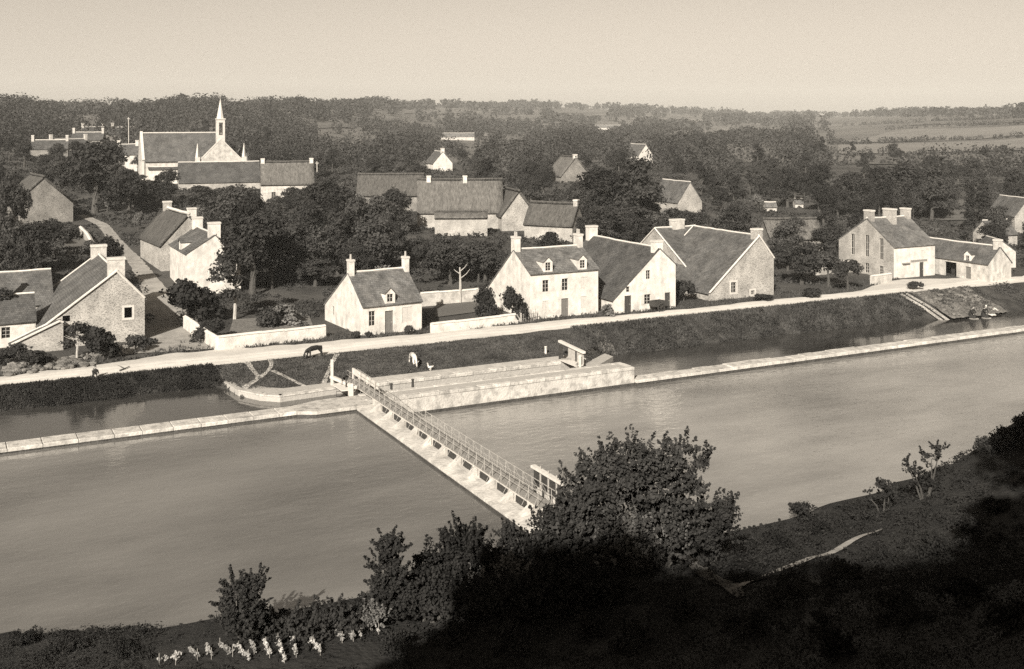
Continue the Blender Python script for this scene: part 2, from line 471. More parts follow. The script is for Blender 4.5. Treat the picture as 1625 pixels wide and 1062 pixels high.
def quads_mesh(name, V, mat):                       # V: (n,4,3) array of quads
    n = len(V)
    me = bpy.data.meshes.new(name)
    me.vertices.add(n * 4); me.loops.add(n * 4); me.polygons.add(n)
    me.vertices.foreach_set('co', V.reshape(-1).astype(np.float32))
    me.loops.foreach_set('vertex_index', np.arange(n * 4, dtype=np.int32))
    me.polygons.foreach_set('loop_start', np.arange(0, n * 4, 4, dtype=np.int32))
    me.update(calc_edges=True)
    me.materials.append(MATS[mat])
    return me

def leaves(P, Nrm, size, rnd=rng, jitter=0.8, aspect=0.7):
    """leaf-shaped quads at points P facing roughly along Nrm."""
    n = len(P)
    N = Nrm + rnd.normal(0, jitter, (n, 3))
    N /= np.linalg.norm(N, axis=1, keepdims=True) + 1e-9
    A = rnd.normal(0, 1, (n, 3))
    U = np.cross(N, A); U /= np.linalg.norm(U, axis=1, keepdims=True) + 1e-9
    W = np.cross(N, U)
    s = (np.asarray(size) * rnd.uniform(0.6, 1.35, n))[:, None]
    a = s * aspect
    return np.stack([P - U * s, P - W * a + N * s * 0.15, P + U * s, P + W * a + N * s * 0.15], axis=1)

def crown_quads(lobes, nclump, per, leaf, clump_r=(0.5, 1.1), rnd=rng, up=0.35, fill=0.25, sprig=0.0):
    """lobes: (x,y,z,rx,ry,rz). Leaf clumps spread over the lobes' shells and, more thinly, inside."""
    lob = np.array(lobes, float)
    vol = (lob[:, 3] * lob[:, 4] * lob[:, 5]) ** (2 / 3)
    pick = rnd.choice(len(lob), nclump, p=vol / vol.sum())
    d = rnd.normal(0, 1, (nclump, 3)); d /= np.linalg.norm(d, axis=1, keepdims=True)
    d[:, 2] = np.where(d[:, 2] < -0.45, -d[:, 2], d[:, 2])
    rr = np.where(rnd.random(nclump) < fill, rnd.uniform(0.25, 0.8, nclump), rnd.uniform(0.8, 1.16, nclump))
    Cn = lob[pick, :3] + d * lob[pick, 3:] * rr[:, None]
    cr = rnd.uniform(*clump_r, nclump)
    k = np.repeat(np.arange(nclump), per)
    e = rnd.normal(0, 1, (len(k), 3)); e /= np.linalg.norm(e, axis=1, keepdims=True)
    e[:, 2] *= 0.75
    P = Cn[k] + e * cr[k][:, None] * (rnd.random(len(k)) ** 0.45)[:, None]
    if sprig > 0:
        isp = (rnd.random(nclump) < sprig)[k]
        ax = d + np.array([0, 0, .7]) + rnd.normal(0, .35, (nclump, 3)); ax /= np.linalg.norm(ax, axis=1, keepdims=True)
        u = rnd.random(len(k))
        Ps = Cn[k] + ax[k] * (cr[k] * (u * 2.6 - .4))[:, None] + e * (cr[k] * .32 * (1.1 - u * .7))[:, None]
        P = np.where(isp[:, None], Ps, P)
    N = e * 0.8 + d[k] * 0.6 + np.array([0, 0, up])
    return leaves(P, N, leaf, rnd)

# ------------------------------------------------------------------ ground, water, roads
def axis(fine0, fine1, step, lo, hi, growth=1.16):
    a = list(np.arange(fine0, fine1 + 1e-6, step))
    x, st = fine0, step
    left = []
    while x > lo:
        st *= growth; x -= st; left.append(x)
    x, st = fine1, step; right = []
    while x < hi:
        st *= growth; x += st; right.append(x)
    return np.array(left[::-1] + a + right)

sa = axis(-40, 170, 1.0, -2300, 3600)
ta = axis(-10, 200, 1.0, -400, 3400, 1.10)
ta = np.unique(np.round(np.concatenate([ta, np.arange(90, 103, 0.5)]), 4))
S, T = np.meshgrid(sa, ta, indexing='ij')
Z = ter(S, T)
ns, ntt = S.shape
V = np.stack([S, T, Z], -1).reshape(-1, 3)
idx = np.arange(ns * ntt).reshape(ns, ntt)
F = np.stack([idx[:-1, :-1], idx[1:, :-1], idx[1:, 1:], idx[:-1, 1:]], -1).reshape(-1, 4)
gm = bpy.data.meshes.new('ground')
gm.vertices.add(len(V)); gm.loops.add(F.size); gm.polygons.add(len(F))
gm.vertices.foreach_set('co', V.reshape(-1).astype(np.float32))
gm.loops.foreach_set('vertex_index', F.reshape(-1).astype(np.int32))
gm.polygons.foreach_set('loop_start', np.arange(0, F.size, 4, dtype=np.int32))
fc = V[F].mean(axis=1)
fd = fc[:, 0] * SY + fc[:, 1] * CY
mi = np.where(fd > 400, 4, 3)
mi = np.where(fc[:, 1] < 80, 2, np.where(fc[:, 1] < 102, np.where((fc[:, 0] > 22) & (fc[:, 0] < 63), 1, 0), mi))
gm.polygons.foreach_set('material_index', mi.astype(np.int32))
gm.polygons.foreach_set('use_smooth', np.ones(len(F), bool))
gm.update(calc_edges=True)
for m in ('grass_bank', 'meadow', 'hill_soil', 'village_ground', 'far_ground'):
    gm.materials.append(MATS[m])
tag(link('ground', gm), kind='structure')

def sheet(name, poly, z, mat):
    return tag(MB().add([(s, t, z) for s, t in poly], [tuple(range(len(poly)))]).build(name, mat), kind='structure')

ZL, ZR = -1.1, -2.35
tag(MB().add([(-700, 40, ZL), (30.6, 40, ZL), (30.6, 86.5, ZL), (-700, 86.5, ZL)], [(0, 1, 2, 3)]).build('upper_river', 'still_water'), kind='structure')
tag(MB().add([(30.7, 40, ZR), (1500, 40, ZR), (1500, 86.5, ZR), (30.7, 86.5, ZR)], [(0, 1, 2, 3)]).build('lower_river', 'rippled_water'), kind='structure')

tag(MB().add([(-700, 86.5, ZL), (30.6, 86.5, ZL), (30.6, 101, ZL), (-700, 101, ZL)], [(0, 1, 2, 3)]).build('upper_channel', 'channel_water'), kind='structure')
tag(MB().add([(30.7, 86.5, ZR), (1500, 86.5, ZR), (1500, 101, ZR), (30.7, 101, ZR)], [(0, 1, 2, 3)]).build('lower_channel', 'channel_water'), kind='structure')

def ribbon(name, pts, width, mat, lift=0.05, step=0.8, kind='structure', label=None, wob=0.05):
    """a draped strip following the land."""
    P = np.array(pts, float)
    seg = np.linalg.norm(np.diff(P, axis=0), axis=1); cum = np.concatenate([[0], np.cumsum(seg)])
    n = max(3, int(cum[-1] / step))
    u = np.linspace(0, cum[-1], n)
    c = np.stack([np.interp(u, cum, P[:, 0]), np.interp(u, cum, P[:, 1])], -1)
    for _ in range(3):
        c[1:-1] = (c[:-2] + 2 * c[1:-1] + c[2:]) / 4
    w = np.interp(u, cum, width) if hasattr(width, '__len__') else np.full(n, width)
    tg = np.gradient(c, axis=0); tg /= np.linalg.norm(tg, axis=1, keepdims=True)
    nr = np.stack([-tg[:, 1], tg[:, 0]], -1)
    K = 5
    vs, fs = [], []
    for i in range(n):
        a = 1 + wob * rng.normal(); b = 1 + wob * rng.normal()
        for k in range(K):
            o = (k / (K - 1) - 0.5) * w[i] * (a if k < 2 else b if k > 2 else 1)
            p = c[i] + nr[i] * o
            vs.append((p[0], p[1], ter1(p[0], p[1]) + lift))
    for i in range(n - 1):
        for k in range(K - 1):
            fs.append((i * K + k, (i + 1) * K + k, (i + 1) * K + k + 1, i * K + k + 1))
    return tag(MB().add(vs, fs).build(name, mat, smooth=True), kind=kind)

# towpath road: southern and northern edges
rs = np.arange(-60, 175, 1.0)
eS = np.interp(rs, [-60, 4, 17, 31, 44, 59, 76, 95, 114, 120, 130, 175], [103, 102.6, 101.9, 101.6, 101.5, 102.0, 102.3, 102.6, 102.2, 101.6, 101.4, 101.2])
eN = np.interp(rs, [-60, 4, 11, 19, 24, 35, 45, 57, 67, 77, 92, 104, 110, 118, 127, 133, 175], [107, 106.2, 106.4, 108.6, 108.2, 107.0, 106.4, 106.4, 106.0, 105.6, 106.2, 105.8, 108.4, 111.0, 107.5, 105.4, 105.2])
eS = eS + 0.22 * np.sin(rs * 1.1) * np.sin(rs * 0.43) + rng.normal(0, 0.07, len(rs))
eN = eN + 0.3 * np.sin(rs * 0.8 + 1) * np.sin(rs * 0.31) + rng.normal(0, 0.1, len(rs))
mb = MB(); vs_, fs_ = [], []
for i, s in enumerate(rs):
    for k in range(6):
        t = eS[i] + (eN[i] - eS[i]) * k / 5
        vs_.append((s, t, 0.03 + 0.03 * math.sin(math.pi * k / 5)))
for i in range(len(rs) - 1):
    for k in range(5):
        fs_.append((i * 6 + k, (i + 1) * 6 + k, (i + 1) * 6 + k + 1, i * 6 + k + 1))
tag(mb.add(vs_, fs_).build('road', 'road_dust', smooth=True), kind='structure')
def add_ruts():
    n = MATS['road_dust'].node_tree; N = n.nodes; Lk = n.links; p = N['Principled BSDF']
    src = p.inputs['Base Color'].links[0].from_socket
    tc = N.new('ShaderNodeTexCoord'); sx = N.new('ShaderNodeSeparateXYZ'); Lk.new(tc.outputs['Object'], sx.inputs[0])
    no = N.new('ShaderNodeTexNoise'); no.inputs['Scale'].default_value = 0.12; Lk.new(tc.outputs['Object'], no.inputs['Vector'])
    ad = N.new('ShaderNodeMath'); ad.operation = 'MULTIPLY_ADD'; ad.inputs[1].default_value = 1.6; Lk.new(no.outputs['Fac'], ad.inputs[0]); Lk.new(sx.outputs['Y'], ad.inputs[2])
    mr = N.new('ShaderNodeMapRange'); mr.inputs['From Min'].default_value = 102.6; mr.inputs['From Max'].default_value = 106.6; Lk.new(ad.outputs[0], mr.inputs['Value'])
    cr = N.new('ShaderNodeValToRGB'); e = cr.color_ramp.elements
    e[0].position = 0.0; e[0].color = (.6, .6, .6, 1); e[1].position = 1.0; e[1].color = (.62, .62, .62, 1)
    for pos, v in ((.2, .95), (.33, .78), (.42, 1.05), (.55, 1.0), (.66, .8), (.75, 1.05), (.88, .85)):
        k = e.new(pos); k.color = (v, v, v, 1)
    Lk.new(mr.outputs[0], cr.inputs[0])
    mu = N.new('ShaderNodeMix'); mu.data_type = 'RGBA'; mu.blend_type = 'MULTIPLY'; mu.inputs[0].default_value = 0.55
    Lk.new(src, mu.inputs[6]); Lk.new(cr.outputs[0], mu.inputs[7]); Lk.new(mu.outputs[2], p.inputs['Base Color'])
add_ruts()

lane_px = [(262, 560), (262, 530), (262, 500), (250, 470), (232, 440), (212, 412), (188, 388), (176, 374), (164, 358), (146, 350), (128, 342)]
lane = [at(*p) for p in lane_px]
ribbon('lane', lane, [9.0, 7.2, 5.0, 3.2, 2.5, 2.0, 2.0, 1.9, 1.8, 1.7, 1.6], 'lane_dust', 0.08)

# footpaths on the lock green
def grp(x, y): return onz(x, y, -0.35)
for k, pl in enumerate([[(535, 568), (526, 580), (519, 592), (513, 604)],
                        [(392, 582), (403, 592), (412, 599), (398, 606), (386, 612)],
                        [(412, 599), (424, 592), (432, 584), (428, 576)],
                        [(432, 590), (455, 597), (475, 604), (492, 609)]]):
    ribbon('footpath', [grp(*p) for p in pl], [0.5, 0.35, 0.35, 0.5] if k != 1 else [0.6, 0.4, 0.4, 0.5, 0.7], 'worn_path', 0.06, 0.4)

# ------------------------------------------------------------------ lock, river walls, weir, footbridge
def block_row(parent, name, mat, s0, s1, t0, t1, z0, z1, step, gap=0.02, jit=0.015, rnd=random):
    s = s0
    while s < s1 - 0.2:
        e = min(s1, s + step * rnd.uniform(0.85, 1.15))
        if s1 - e < 0.5: e = s1
        m = MB(); j = lambda: rnd.uniform(-jit, jit)
        b = 0.04
        x0, x1, y0, y1, zz = s + gap, e - gap, t0 + j(), t1 + j(), z1 + j()
        m.add([(x0, y0, z0), (x1, y0, z0), (x1, y1, z0), (x0, y1, z0),
               (x0, y0, zz - b), (x1, y0, zz - b), (x1, y1, zz - b), (x0, y1, zz - b),
               (x0 + b, y0 + b, zz), (x1 - b, y0 + b, zz), (x1 - b, y1 - b, zz), (x0 + b, y1 - b, zz)],
              [(0, 1, 5, 4), (1, 2, 6, 5), (2, 3, 7, 6), (3, 0, 4, 7), (4, 5, 9, 8), (5, 6, 10, 9), (6, 7, 11, 10), (7, 4, 8, 11), (8, 9, 10, 11), (0, 3, 2, 1)])
        m.build(name, mat, parent)
        s = e

lock = tag(empty('canal_lock'), 'pale stone canal lock with two straight quays beside the grassy green', 'canal lock')
# chamber: south wall t 86..88.3, north quay t 91..93.4
MB().box(31.0, 57.2, 86.0, 88.3, -4.2, -0.86).build('south_wall', 'lock_stone', lock)
MB().box(31.05, 57.2, 85.985, 86.0, -4.0, -2.08).build('waterline_band', 'wet_stone', lock)
MB().box(31.0, 56.6, 86.55, 87.75, -0.86, -0.63).build('wall_walk', 'quay_stone', lock)
block_row(lock, 'coping_stone', 'lock_stone', 31.0, 57.2, 85.94, 86.55, -0.86, -0.6, 1.7)
block_row(lock, 'coping_stone', 'lock_stone', 31.0, 57.2, 87.75, 88.36, -0.86, -0.6, 1.7)
MB().box(56.6, 57.2, 86.57, 87.73, -0.86, -0.6).build('end_stone', 'lock_stone', lock)
MB().box(30.0, 55.0, 91.06, 93.3, -4.2, -0.86).build('north_wall', 'quay_stone', lock)
block_row(lock, 'coping_stone', 'lock_stone', 30.0, 55.0, 91.0, 91.75, -0.86, -0.58, 1.7)
MB().box(30.0, 55.0, 91.75, 93.3, -0.86, -0.62).build('towing_walk', 'worn_path', lock)
MB().prism([(55.02, 91.0, -4.2), (61.0, 95.6, -4.2), (61.0, 97.2, -4.2), (55.02, 93.3, -4.2)], (0, 0, 2.3)).build('wing_wall', 'quay_stone', lock)
# upstream entrance quay (bent)
qp = [(22.0, 98.0), (22.4, 94.2), (23.6, 91.9), (25.0, 90.6), (30.0, 91.0), (30.0, 93.3), (26.0, 93.2), (24.8, 94.2), (23.6, 96.2), (23.2, 98.4)]
MB().prism([(s, t, -4.2) for s, t in qp], (0, 0, 3.58)).build('entrance_quay', 'quay_stone', lock)
qe = [(22.4, 94.2), (23.6, 91.9), (25.0, 90.6), (30.0, 91.0)]
for (a, b) in zip(qe[:-1], qe[1:]):
    dv = Vector((b[0] - a[0], b[1] - a[1], 0)); L = dv.length; dv.normalize(); nv = Vector((-dv.y, dv.x, 0))
    k = max(1, int(L / 1.4))
    for i in range(k):
        p = Vector((a[0], a[1], -0.66)) + dv * (L * i / k + 0.02); q = Vector((a[0], a[1], -0.66)) + dv * (L * (i + 1) / k - 0.02)
        MB().prism([p - nv * 0.05, q - nv * 0.05, q + nv * 0.55, p + nv * 0.55], (0, 0, 0.12)).build('coping_stone', 'lock_stone', lock)

wl = tag(empty('river_wall'), 'long low stone wall along the left pool, ending in a wider stone head by the weir', 'river wall')
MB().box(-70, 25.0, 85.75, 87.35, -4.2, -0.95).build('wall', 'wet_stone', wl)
block_row(wl, 'coping_stone', 'lock_stone', -70, 25.0, 85.68, 87.42, -0.95, -0.68, 2.3)
hp = [(25.0, 85.7), (26.4, 85.05), (31.0, 85.05), (31.0, 88.2), (27.4, 88.2), (25.0, 87.4)]
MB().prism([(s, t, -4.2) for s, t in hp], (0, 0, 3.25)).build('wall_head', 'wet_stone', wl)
hq = [(25.02, 85.65), (26.4, 84.98), (30.98, 84.98), (30.98, 88.25), (27.4, 88.25), (25.02, 87.42)]
MB().prism([(s, t, -0.948) for s, t in hq], (0, 0, 0.28)).build('head_slab', 'lock_stone', wl)

wr = tag(empty('river_wall'), 'long weathered stone wall running right from the lock between channel and river', 'river wall')
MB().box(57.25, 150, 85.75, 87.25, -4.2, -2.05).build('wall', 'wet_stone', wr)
block_row(wr, 'coping_stone', 'lock_stone', 57.25, 150, 85.68, 87.32, -2.05, -1.76, 2.0, jit=0.05)

# weir sill and piers
weir = tag(empty('weir'), 'pale stone weir sill with sloping piers crossing the river', 'weir')
T0, T1 = 55.6, 84.95
prof = [(29.75, -4.2), (29.75, -0.86), (30.6, -0.66), (32.0, -0.62), (32.9, -2.6), (32.9, -4.2)]
nseg = 12
for i in range(nseg):
    a = T0 + (T1 - T0) * i / nseg; b = T0 + (T1 - T0) * (i + 1) / nseg
    MB().prism([(s, a + 0.015, z + (0 if k not in (1, 2, 3) else random.uniform(-0.03, 0.03))) for k, (s, z) in enumerate(prof)], (0, b - a - 0.03, 0)).build('sill_block', 'weir_stone', weir)
MB().box(29.62, 29.72, T0, T1, -4.2, -0.98).build('wet_skirt', 'wet_stone', weir)
PT = [T0 + 2.0 + i * 2.55 for i in range(11)]
MB().box(31.05, 31.35, T0, T1, -0.7, -0.22).build('breast_wall', 'weir_stone', weir)
for t in PT[:-1]:
    MB().box(30.99, 31.06, t + 0.6, t + 1.95, -0.66, -0.24).build('opening_shade', 'dark_timber', weir)  # dark sheets painted in as the shaded openings under the deck
for t in PT:
    MB().prism([(30.2, t - 0.28, -0.75), (30.6, t - 0.28, -0.5), (31.0, t - 0.28, -0.2), (31.0, t - 0.28, -0.7)], (0, 0.56, 0)).build('pier', 'weir_stone', weir)

fb = tag(empty('footbridge'), 'slender white-railed footbridge carried along the weir on short piers', 'footbridge')
B0, B1 = 56.4, 91.2
for sx in (31.08, 31.72):
    MB().box(sx, sx + .16, B0, B1, -0.22, -0.08).build('bearer', 'pale_timber', fb)
t = B0
while t < B1 - 0.05:
    MB().box(30.98, 32.0, t + 0.02, min(B1, t + 0.56), -0.08, -0.02 + random.uniform(0, .012)).build('deck_plank', 'weathered_timber', fb)
    t += 0.58
for sx in (31.03, 31.95):
    for z in (0.42, 0.82):
        MB().tube([(sx, B0, z), (sx, (B0 + B1) / 2, z - .02), (sx, B1, z)], 0.014 if z < .6 else 0.02, 6).build('handrail', 'iron', fb)
    tt = B0 + 0.4
    while tt < B1:
        MB().tube([(sx, tt, -0.12), (sx + random.uniform(-.03, .03), tt, 0.84)], 0.019, 6).build('railing_post', 'iron', fb)
        o = -0.45 if sx < 31.5 else 0.45
        MB().tube([(sx + o, tt, -0.3), (sx, tt, 0.5)], 0.012, 5).build('railing_stay', 'iron', fb)
        if tt + 1.2 < B1 and sx > 31.5:
            MB().tube([(sx, tt, 0.0), (sx, tt + 1.2, 0.8)], 0.008, 4).build('railing_brace', 'iron', fb)
        tt += 1.2

sg = tag(empty('sluice_frame'), 'dark timber sluice posts under a white beam at the near end of the weir', 'sluice')
for k, tt in enumerate((57.0, 58.0, 59.0, 60.0)):
    MB().box(32.55, 32.8, tt - 0.13, tt + 0.13, -3.0, 0.95).build('post', 'dark_timber', sg)
MB().box(32.52, 32.84, 56.6, 60.5, 0.95, 1.1).build('head_beam', 'pale_timber', sg)
MB().box(32.62, 32.74, 57.1, 59.9, -0.6, -0.15).build('gate_board', 'pale_timber', sg)
for tt in (57.5, 58.5, 59.5):
    MB().tube([(32.68, tt, -0.2), (32.68, tt, 1.3)], 0.04, 6).build('rack_bar', 'iron', sg)

# lock gates
g1 = tag(empty('lock_gate'), 'upstream lock gate with upright white beam post and plank parapet beside the weir head', 'lock gate')
MB().prism([(30.4, 91.0, -4.0), (31.9, 89.65, -4.0), (32.05, 89.8, -4.0), (30.55, 91.15, -4.0)], (0, 0, 3.75)).build('gate_leaf', 'weathered_timber', g1)
MB().prism([(30.4, 88.3, -4.0), (31.9, 89.65, -4.0), (32.05, 89.5, -4.0), (30.55, 88.15, -4.0)], (0, 0, 3.75)).build('gate_leaf', 'weathered_timber', g1)
MB().box(29.95, 30.15, 92.25, 92.45, -0.7, 1.6).build('beam_post', 'pale_timber', g1)
MB().prism([(29.95, 92.7, -0.1), (30.6, 88.2, -0.1), (30.9, 88.2, -0.1), (30.25, 92.7, -0.1)], (0, 0, 0.24)).build('balance_beam', 'pale_timber', g1)
MB().box(29.6, 31.6, 88.4, 91.0, -0.24, -0.16).build('walk_board', 'pale_timber', g1)
MB().box(32.1, 32.22, 86.6, 92.8, 0.05, 0.55).build('parapet_board', 'pale_timber', g1)
for tt in (87.0, 89.0, 91.0, 92.6):
    MB().box(32.0, 32.09, tt - 0.1, tt + 0.1, -0.62, 0.6).build('parapet_post', 'pale_timber', g1)
for tt in (89.3, 90.3):
    MB().tube([(30.3, tt, -0.2), (30.3, tt, 0.7)], 0.05, 6).build('paddle_rack', 'dark_timber', g1)
MB().box(30.2, 30.55, 88.15, 88.5, -0.66, 0.35).build('heel_post', 'pale_timber', g1)

g2 = tag(empty('lock_gate'), 'downstream lock gate with boarded panel and sloping balance beam above the quay', 'lock gate')
MB().prism([(52.2, 91.0, -4.0), (53.6, 89.65, -4.0), (53.75, 89.8, -4.0), (52.35, 91.15, -4.0)], (0, 0, 3.7)).build('gate_leaf', 'weathered_timber', g2)
MB().prism([(52.2, 88.3, -4.0), (53.6, 89.65, -4.0), (53.75, 89.5, -4.0), (52.35, 88.15, -4.0)], (0, 0, 3.7)).build('gate_leaf', 'weathered_timber', g2)
for i in range(5):                                 # boards of the panel over the gate
    t0 = 88.25 + i * 0.56
    MB().box(53.0, 53.09, t0, t0 + 0.54, -0.42, 0.66).build('panel_board', 'grey_board', g2)
MB().prism([(52.8, 88.0, 0.66), (53.12, 88.0, 0.66), (53.12, 92.6, 0.9), (52.8, 92.6, 0.9)], (0, 0, 0.2)).build('balance_beam', 'pale_timber', g2)
MB().box(52.1, 53.0, 88.2, 91.2, -0.5, -0.42).build('walk_board', 'pale_timber', g2)
MB().box(52.55, 52.75, 88.15, 88.35, -0.62, 0.5).build('heel_post', 'pale_timber', g2)
MB().box(52.3, 52.6, 91.3, 91.6, -0.6, 0.9).build('heel_post', 'dark_timber', g2)
MB().tube([(52.9, 89.4, -0.3), (52.9, 89.4, 0.75)], 0.07, 6).build('paddle_rack', 'dark_timber', g2)

def bollard(x, y, z, h, label, mat='pale_timber'):
    s, t = onz(x, y, z)
    b = tag(empty('bollard', (s, t, z)), label, 'bollard', 'bollards along the lock')
    MB().tube([(0, 0, -0.3), (0, 0, h * 0.8), (0, 0, h)], [0.13, 0.11, 0.14], 8).build('post', mat, b)
    MB().tube([(0, 0, h), (0, 0, h + 0.06)], [0.16, 0.1], 8).build('cap', mat, b)
bollard(866, 558, -0.4, 0.45, 'small white post on the grass left of the downstream lock gate')
bollard(655, 609, -0.6, 0.35, 'dark mooring post on the north lock quay nearest the downstream gate', 'dark_timber')
bollard(621, 616, -0.6, 0.35, 'dark mooring post on the north lock quay nearest the upstream gate', 'dark_timber')

# ------------------------------------------------------------------ buildings
def panel(mb, o, u, n, length, prof, zb, ops, depth=0.2):
    """a wall with real openings. o origin, u along, n outward normal, prof [(u,z)] top line."""
    o = Vector(o); u = Vector(u); n = Vector(n)
    us = {0.0, length} | {p[0] for p in prof}
    for q in ops:
        us |= {q[0] - q[2] / 2, q[0] + q[2] / 2}
    us = sorted(x for x in us if -1e-6 <= x <= length + 1e-6)
    top = lambda x: float(np.interp(x, [p[0] for p in prof], [p[1] for p in prof]))
    P = lambda x, z, d=0.0: o + u * x + Vector((0, 0, z)) - n * d
    for a, b in zip(us[:-1], us[1:]):
        if b - a < 1e-5: continue
        lo = zb; mid = (a + b) / 2
        for q in sorted([q for q in ops if q[0] - q[2] / 2 < mid < q[0] + q[2] / 2], key=lambda q: q[1]):
            if q[1] > lo + 1e-4: mb.quad(P(a, lo), P(b, lo), P(b, q[1]), P(a, q[1]))
            lo = q[1] + q[3]
        mb.quad(P(a, lo), P(b, lo), P(b, top(b)), P(a, top(a)))
    for q in ops:
        a, b, z0, z1 = q[0] - q[2] / 2, q[0] + q[2] / 2, q[1], q[1] + q[3]
        mb.quad(P(a, z0), P(a, z0, depth), P(a, z1, depth), P(a, z1)); mb.quad(P(b, z0), P(b, z0, depth), P(b, z1, depth), P(b, z1))
        mb.quad(P(a, z0), P(b, z0), P(b, z0, depth), P(a, z0, depth)); mb.quad(P(a, z1), P(b, z1), P(b, z1, depth), P(a, z1, depth))

def frame_at(parent, o, u, n, q, depth=0.16):
    """fills an opening: window with bars and panes, door with boards, or shutters."""
    o = Vector(o); u = Vector(u); n = Vector(n)
    w, h, kind = q[2], q[3], q[4]
    org = o + u * q[0] + Vector((0, 0, q[1])) - n * depth
    def bar(mb, x0, x1, z0, z1, d0, d1):
        p = org + u * x0 + Vector((0, 0, z0)) + n * d0
        mb.prism([p, p + u * (x1 - x0), p + u * (x1 - x0) + Vector((0, 0, z1 - z0)), p + Vector((0, 0, z1 - z0))], n * (d1 - d0))
    if kind in ('window', 'pale_window', 'four'):
        m = MB(); b = 0.032
        bar(m, -w / 2, -w / 2 + b, 0, h, 0, .06); bar(m, w / 2 - b, w / 2, 0, h, 0, .06)
        bar(m, -w / 2 + b, w / 2 - b, 0, b, 0, .06); bar(m, -w / 2 + b, w / 2 - b, h - b, h, 0, .06)
        if w > 0.5: bar(m, -0.018, 0.018, b, h - b, 0, .06)
        k = 3 if h > 0.9 else 2
        for i in range(1, k):
            bar(m, -w / 2 + b, w / 2 - b, h * i / k - 0.014, h * i / k + 0.014, 0.005, .05)
        wo_ = m.build('window', 'window_paint', parent)
        g = MB(); bar(g, -w / 2 + 0.01, w / 2 - 0.01, 0.01, h - 0.01, -0.02, 0.012); g.build('pane', 'glass_dark', wo_)
    elif kind in ('door', 'dark_door'):
        m = MB(); nb = max(2, int(w / 0.25))
        for i in range(nb):
            bar(m, -w / 2 + w * i / nb + 0.008, -w / 2 + w * (i + 1) / nb - 0.008, 0, h, -0.02, 0.04)
        d = m.build('door', 'grey_door' if kind == 'door' else 'dark_door', parent)
        t = MB(); bar(t, w * 0.3, w * 0.36, h * 0.45, h * 0.5, 0.04, 0.09); t.build('handle', 'iron', d)
    elif kind == 'shutter':
        m = MB()
        bar(m, -w / 2 + 0.01, -0.01, 0, h, 0.06, 0.11); m.build('shutter', 'pale_shutter', parent)
        m = MB(); bar(m, 0.01, w / 2 - 0.01, 0, h, 0.06, 0.11); m.build('shutter', 'pale_shutter', parent)
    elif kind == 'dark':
        m = MB(); bar(m, -w / 2, w / 2, 0, h, -1.2, -1.1); m.build('inner_shade', 'near_black', parent)  # dark sheet set behind an open doorway as its inner shade
    if len(q) > 5 and q[5] == 'open_shutters':
        for sgn in (-1, 1):
            m = MB(); a = sgn * (w / 2 + 0.03); b = sgn * (w / 2 + w * 0.5)
            bar(m, min(a, b), max(a, b), 0, h, depth + 0.01, depth + 0.06); m.build('shutter', 'pale_shutter', parent)
    if len(q) > 5 and q[5] == 'surround':
        m = MB(); b = 0.22
        bar(m, -w / 2 - b, -w / 2, -b, h + b, depth - .02, depth + .03); bar(m, w / 2, w / 2 + b, -b, h + b, depth - .02, depth + .03)
        bar(m, -w / 2, w / 2, -b, 0, depth - .02, depth + .03); bar(m, -w / 2, w / 2, h, h + b, depth - .02, depth + .03)
        m.build('stone_surround', 'dressed_stone', parent)

def roof_slab(mb, A, B, x0, x1, th, seg=10, sag=0.03, thatch=False):
    """one roof slope from ridge line A=(y,z) to eave B=(y,z)."""
    A = Vector((0, A[0], A[1])); B = Vector((0, B[0], B[1]))
    d = (B - A); n = Vector((0, -d.z, d.y)).normalized()
    if n.z < 0: n = -n
    K = 5
    vs, fs = [], []
    for i in range(seg + 1):
        x = x0 + (x1 - x0) * i / seg
        for k in range(K + 1):
            p = A + d * (k / K)
            wob = random.uniform(-sag, sag) - (sag * 1.2 * math.sin(math.pi * i / seg))
            bulge = (0.12 * math.sin(math.pi * k / K) if thatch else 0)
            p = p + n * (th + wob + bulge)
            vs.append((x, p.y, p.z))
    m = len(vs)
    for i in range(seg + 1):
        x = x0 + (x1 - x0) * i / seg
        for k in (0, K):
            p = A + d * (k / K); vs.append((x, p.y, p.z))
    for i in range(seg):
        for k in range(K):
            fs.append((i * (K + 1) + k, (i + 1) * (K + 1) + k, (i + 1) * (K + 1) + k + 1, i * (K + 1) + k + 1))
        fs.append((m + i * 2, m + i * 2 + 1, m + (i + 1) * 2 + 1, m + (i + 1) * 2))
        fs.append((i * (K + 1) + K, (i + 1) * (K + 1) + K, m + (i + 1) * 2 + 1, m + i * 2 + 1))
    for i in (0, seg):
        fs.append(tuple(i * (K + 1) + k for k in range(K + 1)) + (m + i * 2 + 1, m + i * 2))
    mb.add(vs, fs)

